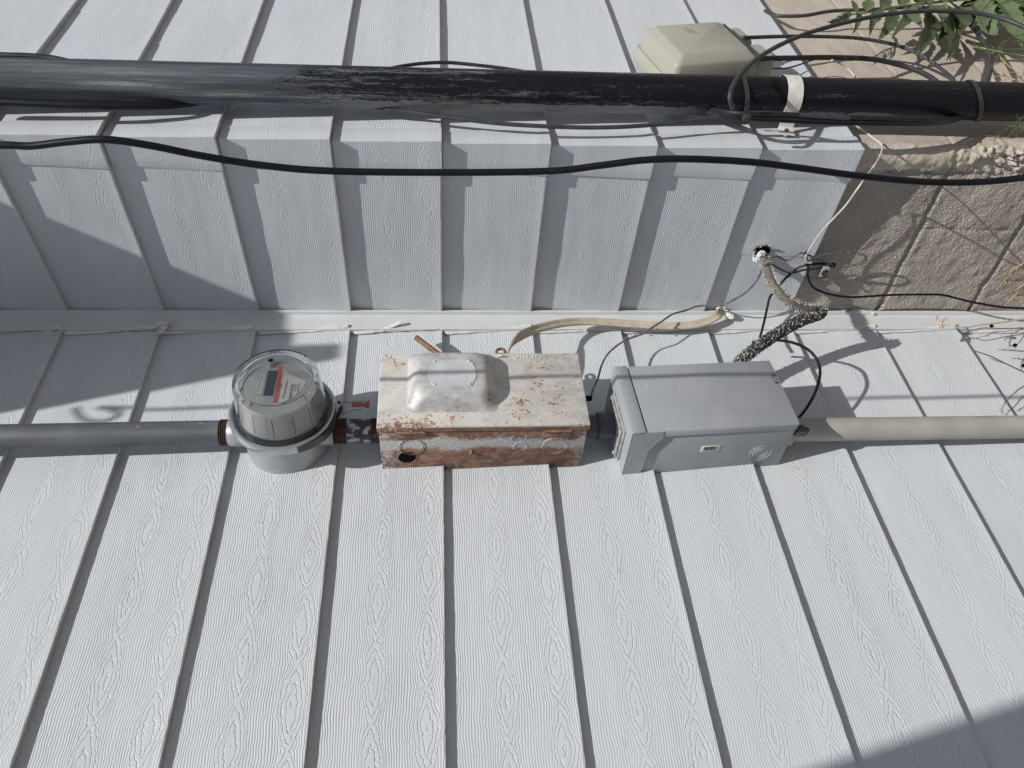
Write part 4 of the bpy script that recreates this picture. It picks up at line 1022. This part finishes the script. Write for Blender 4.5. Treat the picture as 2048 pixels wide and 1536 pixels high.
obj('sealant_lump', bm, M_seal, hole)
bm = B()
for i in range(9):
    a = R_(-20+i*25); p0 = hp+Vector((-.003, -.003-.019*math.cos(a), .019*math.sin(a))); p1 = p0+Vector((-.007, -.006*math.cos(a)+random.uniform(-.004, .004), .006*math.sin(a)))
    poly(bm, [p0+Vector((0, .003, .003)), p0-Vector((0, .003, .003)), p1])
obj('torn_edge', bm, M_trim, hole, smooth=False)
# sealant at the far end of the tan cable
p = at(1449, 628, -.018); se = empty('corner_sealant', p, 'lump of white sealant on the corner trim where the tan cable enters', 'sealant'); bm = B()
for (a, b, r, sd) in ((1438, 617, .0055, 1), (1446, 620, .0068, 2), (1452, 625, .0062, 3), (1458, 631, .0075, 4), (1464, 634, .006, 5), (1448, 613, .0045, 6)):
    blob(bm, at(a, b, -.018), r, r*.9, r*1.15, .45, 1.7, sd)
obj('lump', bm, M_seal, se)
p = at(1700, 616, -.014); se2 = empty('corner_sealant', p, 'flattened smear of white sealant on the corner trim right of the hose', 'sealant'); bm = B()
for (a, b, rx, rz, sd) in ((1686, 618, .009, .007, 1), (1692, 612, .005, .006, 7), (1700, 625, .004, .008, 2), (1712, 621, .006, .012, 3), (1728, 620, .005, .014, 4), (1741, 623, .006, .008, 5), (1746, 627, .004, .005, 6)):
    blob(bm, at(a, b, -.010), rx, .0030, rz, .5, 1.5, sd)
obj('smear', bm, M_seal, se2)
p = at(324, 655, -.012); se3 = empty('corner_sealant', p, 'loose flap of sealant at the corner trim near the upper left', 'sealant'); bm = B()
for (a, b, rx, rz, sd) in ((320, 647, .008, .007, 1), (330, 646, .007, .010, 4), (326, 656, .008, .008, 2), (322, 664, .005, .006, 3)):
    blob(bm, at(a, b, -.014), rx, .004, rz, .55, 1.7, sd)
obj('flap', bm, M_seal, se3)

# bolted clamp on the block foundation
cp = ax(1649, 540, .000)
cl2 = empty('ground_clamp', cp, 'small zinc clamp with a hex bolt fixed to the block foundation', 'clamp')
bm = B(); box(bm, -.0055+.0, -.0015, cp.y-.012, cp.y+.016, cp.z-.0085, cp.z+.0085, .0008); box(bm, -.016, -.0015, cp.y+.0135, cp.y+.0155, cp.z-.0085, cp.z+.0085, .0004); obj('bracket', bm, M_zinc, cl2)
bm = B(); lathe(bm, [(.0001, -.0115), (.0060, -.0115), (.0064, -.0105), (.0064, -.0062), (.0085, -.0060), (.0085, -.0045)], (0, cp.y+.003, cp.z), 'x', 6); obj('hex_bolt', bm, M_steelbolt, cl2, sharp=20)
bm = B(); blob(bm, ax(1665, 530, -.016), .006, .005, .007, .4, 2, 4, 2); obj('splice', bm, M_dark, cl2)

# ================================================================ beige network box on the far wall
nb = empty('utility_box', (0.263, -D, -.540), 'beige plastic telephone box on the far wall behind the mast', 'utility box', rot=(0, R_(-13), 0))
def rbox(bm, levels, cx_=0, cz_=0, capl=True):
    rings = [[bm.verts.new((a, y, b)) for a, b in rrect(cx_+ox_, cz_, hw, hh, r, 4)] for hw, hh, r, y, ox_ in levels]
    for a, b in zip(rings, rings[1:]):
        for i in range(len(a)): bm.faces.new((a[i], a[(i+1) % len(a)], b[(i+1) % len(a)], b[i]))
    if capl: bm.faces.new(rings[-1])
    bmesh.ops.recalc_face_normals(bm, faces=bm.faces[:])
NX, NZ_ = .086, .092
bm = B(); rbox(bm, [(NX+.010, NZ_+.010, .012, -.002, 0), (NX+.010, NZ_+.010, .012, -.030, 0), (NX+.008, NZ_+.008, .012, -.033, 0)]); nbase = obj('back_box', bm, M_beige, nb, local=True, sharp=40)
bm = B(); rbox(bm, [(NX+.003, NZ_+.003, .012, -.033, 0), (NX+.002, NZ_+.002, .012, -.066, 0), (NX-.002, NZ_-.002, .011, -.071, 0), (NX-.018, NZ_-.016, .008, -.082, 0), (NX-.020, NZ_-.018, .008, -.0830, 0)]); ncov = obj('front_cover', bm, M_beige, nb, local=True, sharp=40)
bm = B(); box(bm, -NX+.008, NX-.010, -.0740, -.060, -NZ_-.0035, -NZ_+.001, .001); obj('gap_strip', bm, M_pvcgrey, ncov, local=True)  # dark-coloured strip standing in for the shaded gap between cover and spouts
for zz, xx in ((-NZ_-.020, .056), (-NZ_-.026, -.030)):
    bm = B(); rbox(bm, [(.036, .034, .008, -.003, 0), (.034, .032, .008, -.050, 0), (.030, .028, .008, -.058, 0)], xx, zz); obj('cable_spout', bm, M_beige, nb, local=True, sharp=40)
bm = B(); torus(bm, (.030, -.0832, .010), .0155, .0004, 'y', 28)
for i in range(6): box(bm, .022+.003*i, .0235+.003*i, -.0834, -.0828, .001, .019)
obj('moulded_mark', bm, M_beige, ncov, local=True)
bm = B(); box(bm, -NX-.012, -NX+.006, -.030, -.022, NZ_+.004, NZ_+.030, .002); box(bm, -NX-.014, -NX-.004, -.034, -.016, NZ_+.008, NZ_+.020, .002); obj('hinge_tab', bm, M_zinc, nbase, local=True)

# ================================================================ plants
def leaf(bm, base, tip, width, nrm, teeth=8, curl=.15, mi=0, fold=.25):
    base, tip = Vector(base), Vector(tip); ax_ = tip-base; L = ax_.length; t = ax_/L; n_0 = Vector(nrm); n_0 = (n_0-t*n_0.dot(t)).normalized(); s_ = t.cross(n_0); n = 16
    mid, lf, rt = [], [], []
    for i in range(n+1):
        u = i/n; w_ = width*math.sin(math.pi*min(1, u**.75))**.9*(1-.25*u) if 0 < i < n else .0006
        j = (i % 2)*(.20 if teeth else 0); w_ *= (1-j) ; c = base+ax_*u+n_0*(-curl*L*(u-.2)**2)
        c += s_*(.02*L*math.sin(u*5+L*90))
        mid.append(bm.verts.new(c)); wav = .10*w_*math.sin(u*17+L*50)
        lf.append(bm.verts.new(c+s_*w_+n_0*(fold*w_+wav)+t*(.1*w_*(1-i % 2)))); rt.append(bm.verts.new(c-s_*w_+n_0*(fold*w_-wav)+t*(.1*w_*(1-i % 2))))
    for i in range(n):
        for a, b in ((mid, lf), (rt, mid)):
            f = bm.faces.new((a[i], a[i+1], b[i+1], b[i])); f.material_index = mi
def plant(name, label, stems, leaves, cat='weed', base=None, mats=(M_leaf, M_grass)):
    root = empty(name, base or stems[0][0][0], label, cat)
    bm = B()
    for P_, r in stems:
        tube(bm, P_, r, 7, 5, scl=lambda t: 1-.6*t)
    obj('stem', bm, mats[1], root)
    bm = B()
    for lf_ in leaves: leaf(bm, *lf_)
    o = obj('foliage', bm, mats[0], root, sharp=180)
    return root
random.seed(21)
yw = -.52
stem = [at(2140, -40, -.50), at(2040, -22, -.50), at(1960, -6, -.51), at(1880, 4, -.515), at(1800, 12, -.52), at(1740, 24, -.52), at(1700, 30, -.52), at(1664, 47, -.52)]
L_ = []
def lf(b, t, w, yb=-.52, yt=-.52, nr=None): L_.append((at(*b, yb), at(*t, yt), w, nr or Vector((-.7+random.uniform(-.35, .35), -.7+random.uniform(-.3, .3), .15+random.uniform(-.3, .3)))))
for b, t, w in (((1712, 26), (1708, -8), .010), ((1722, 24), (1712, 58), .009), ((1735, 22), (1738, -6), .016), ((1745, 22), (1752, 60), .012), ((1760, 18), (1785, -20), .018), ((1768, 20), (1740, 50), .012),
                ((1790, 14), (1768, 74), .019), ((1800, 12), (1812, -30), .022), ((1815, 12), (1840, 40), .018), ((1826, 10), (1800, 60), .016), ((1840, 8), (1858, -26), .024), ((1850, 10), (1864, 94), .021), ((1862, 8), (1890, 30), .025),
                ((1880, 4), (1905, -30), .028), ((1890, 6), (1925, 100), .024), ((1900, 4), (1940, 44), .032), ((1915, 2), (1950, -34), .034), ((1930, 0), (1995, 62), .034), ((1945, -2), (1975, 40), .030), ((1975, -8), (2052, 76), .030),
                ((1985, -10), (2040, 30), .036), ((1995, -14), (2060, -40), .034), ((2015, -10), (2090, 60), .034), ((2030, -14), (2110, 20), .036), ((1955, -4), (1900, -34), .028), ((2030, -20), (1990, -60), .03), ((1910, 66), (1918, 108), .013), ((1870, 30), (1848, 92), .017), ((1900, 20), (1886, 70), .02)):
    lf(b, t, w*(1.10 if b[0] < 1840 else 1.30), -.515+random.uniform(-.012, .012), -.53+random.uniform(-.03, .02))
# young tip
for k in range(22):
    f = k/21; b = (1704-38*f, 29+18*f); sgn = 1 if k % 2 else -1; t = (b[0]-14+6*random.random(), b[1]+sgn*(11-5*f)+3); lf(b, t, .0035, -.522, -.53)
weed = plant('broadleaf_weed', 'tall broad-leaved green weed growing against the tan foundation behind the cables', [(stem, .0042), ([at(1890, 4, -.515), at(1905, 40, -.52), at(1912, 70, -.52)], .0018), ([at(2140, 10, -.50), at(2050, 2, -.53), at(1990, -4, -.54), at(1930, 10, -.54)], .003)], L_, base=Vector((stem[0].x, -.50, GZ)))
def grass(label, blades, r=.0011, mat=M_grass, name='grass_stalk', cat='grass', awns=0):
    root = empty(name, blades[0][0], label, cat); bm = B(); random.seed(len(blades)*7)
    for P_ in blades:
        pth = catmull(P_, 8); sweep(bm, pth, [(-r, 0), (0, r*.5), (r, 0), (0, -r*.5)], scl=lambda t: 1-.7*t)
        if awns:
            for k in range(awns):
                i = int(len(pth)*(.55+.42*k/awns)); i = min(i, len(pth)-2); t = (pth[i+1]-pth[i]).normalized(); d_ = (t+Vector((random.uniform(-.5, .5), random.uniform(-.5, .5), random.uniform(-.3, .3)))).normalized()
                sweep(bm, [pth[i], pth[i]+d_*.012, pth[i]+d_*.026], [(-.0009, 0), (0, .0006), (.0009, 0), (0, -.0006)], scl=lambda t: 1.3-1.2*t)
    obj('blades', bm, mat, root); return root
def Y(l, y): return [at(a, b, y) for a, b in l]
grass('wispy green grass blades crossing the cable loop below the weed', [Y([(2120, 130), (2048, 112), (2000, 104), (1945, 92)], -.53), Y([(2120, 70), (2060, 66), (2025, 74), (2002, 88), (1998, 108)], -.55), Y([(1908, 88), (1930, 72), (1948, 48), (1956, 30)], -.56), Y([(2120, 105), (2050, 98), (1990, 100), (1955, 94)], -.54), Y([(2100, 90), (2030, 82), (1985, 98), (1960, 96)], -.54), Y([(2110, 125), (2040, 118), (1990, 128), (1972, 140)], -.53), Y([(2110, 96), (2050, 72), (2010, 84), (2003, 110)], -.53)], awns=5)
grass('green grass head hanging over the mast at the right edge', [Y([(2120, 200), (2070, 222), (2030, 244), (2000, 268), (1988, 277)], -.57), Y([(2120, 215), (2060, 238), (2035, 255)], -.57), Y([(2120, 225), (2080, 236), (2050, 250), (2028, 262)], -.575), Y([(2110, 208), (2060, 226), (2024, 256)], -.57)], r=.0018, awns=7)
grass('seedy grass wisp on the tan foundation just above the mast', [Y([(2110, 160), (2060, 150), (2030, 140), (2000, 120)], -.47), Y([(2110, 175), (2060, 165), (2030, 160), (2008, 150)], -.465)], r=.0008, awns=9, mat=M_straw)
# dry stems
def thorny(name, label, paths, r, mat, thorns=5, berries=(), cat='dry plant'):
    root = empty(name, paths[0][0], label, cat); bm = B(); random.seed(int(r*1e5)+len(paths))
    for P_ in paths:
        pth = catmull(P_, 8)
        for i in range(1, len(pth)-1): pth[i] = pth[i]+Vector((random.uniform(-1, 1), random.uniform(-1, 1), random.uniform(-1, 1)))*.0006
        sweep(bm, pth, circ(r, 7), scl=lambda t: 1-.55*t)
        for k in range(thorns):
            i = random.randrange(1, len(pth)-1); t = (pth[i+1]-pth[i-1]).normalized(); d_ = (t*.4+Vector((random.choice((-1, 1)), random.uniform(-.6, .2), random.uniform(-.2, .2)))).normalized()
            L = random.uniform(.004, .009); sweep(bm, [pth[i], pth[i]+d_*L*.5, pth[i]+d_*L], circ(r*.7, 5), scl=lambda t: 1-.85*t)
    obj('stem', bm, mat, root)
    if berries:
        for i, b in enumerate(berries):
            bm = B(); blob(bm, b, .0042, .0042, .0048, .35, 1.5, i, 2); obj('dry_berry', bm, M_dark, root)
    return root
yT = -.055
thorny('dry_bramble', 'pale dead stem with a twiggy head reaching over the siding at right', [Y([(2120, 630), (2048, 638), (2000, 645), (1960, 650), (1925, 655), (1900, 651), (1880, 647)], yT), Y([(1884, 648), (1876, 642), (1872, 634), (1876, 630)], yT), Y([(1880, 646), (1890, 638), (1893, 634)], yT), Y([(1882, 645), (1873, 640), (1868, 636)], yT), Y([(1884, 650), (1878, 656), (1875, 660)], yT), Y([(1888, 650), (1884, 657), (1882, 661)], yT), Y([(1876, 640), (1886, 642), (1892, 641)], yT)], .0021, M_paleS, 4)
thorny('dry_bramble', 'crooked brown twigs with dark dried buds at the right edge', [Y([(2120, 652), (2048, 656), (1990, 657), (1965, 656), (1945, 661), (1930, 664)], -.02), Y([(2100, 650), (2048, 657), (2030, 665), (2020, 672), (2008, 680)], yT), Y([(2110, 640), (2060, 660), (2040, 682), (2028, 702)], yT), Y([(2120, 705), (2048, 702), (2020, 701), (1996, 699)], yT), Y([(2100, 690), (2055, 710), (2046, 722), (2042, 735), (2046, 745)], yT), Y([(2019, 672), (2020, 684), (2019, 691), (2028, 692)], yT), Y([(2110, 722), (2048, 719), (2022, 716)], yT)], .0017, M_twig, 6, [at(2029.5, 690.5, yT), at(2047, 731, yT), at(1983, 652, yT)])
thorny('dry_bramble', 'thorny brown shoots rising beside the tan conduit at lower right', [Y([(2110, 740), (2048, 772), (2028, 787), (2010, 805), (2005, 818), (2006, 828)], yT), Y([(2110, 760), (2050, 792), (2030, 812), (2018, 822), (2010, 834)], -.035), Y([(2110, 780), (2048, 814), (2034, 822)], yT)], .0016, M_twig, 6)
bm = B(); sweep(bm, catmull(Y([(1950, 702), (1985, 714), (2015, 729), (2060, 750), (2120, 785)], -.03), 6), [(-.0028, 0), (0, .0006), (.0028, 0), (0, -.0006)], scl=lambda t: .5+.9*math.sin(math.pi*min(.9, t+.1)), ref=(1, .2, .2))
tag(obj('dry_leaf_blade', bm, M_blkdull), 'long dark dried blade lying against the siding at right', 'dry leaf')
thorny('dry_vine', 'tangle of straw-coloured dry vine on the block foundation at the right edge', [[ax(2120, 560, -.02), ax(2048, 570, -.02), ax(2030, 590, -.02), ax(2008, 612, -.03)], [ax(2120, 520, 0), ax(2048, 545, -.01), ax(2022, 550, -.01), ax(2006, 565, -.01), ax(1992, 580, -.005)], [ax(2120, 480, -.02), ax(2048, 525, -.01), ax(2020, 545, -.015), ax(2030, 556, -.015), ax(2060, 560, 0)], [ax(2031, 488, -.01), ax(2038, 505, -.012), ax(2050, 528, -.014), ax(2090, 560, 0)], [ax(2008, 560, -.015), ax(2018, 573, -.02), ax(2032, 580, -.02)], [ax(2110, 590, -.01), ax(2048, 592, -.01), ax(2010, 600, -.006)]], .0013, M_straw, 5)
random.seed(9)
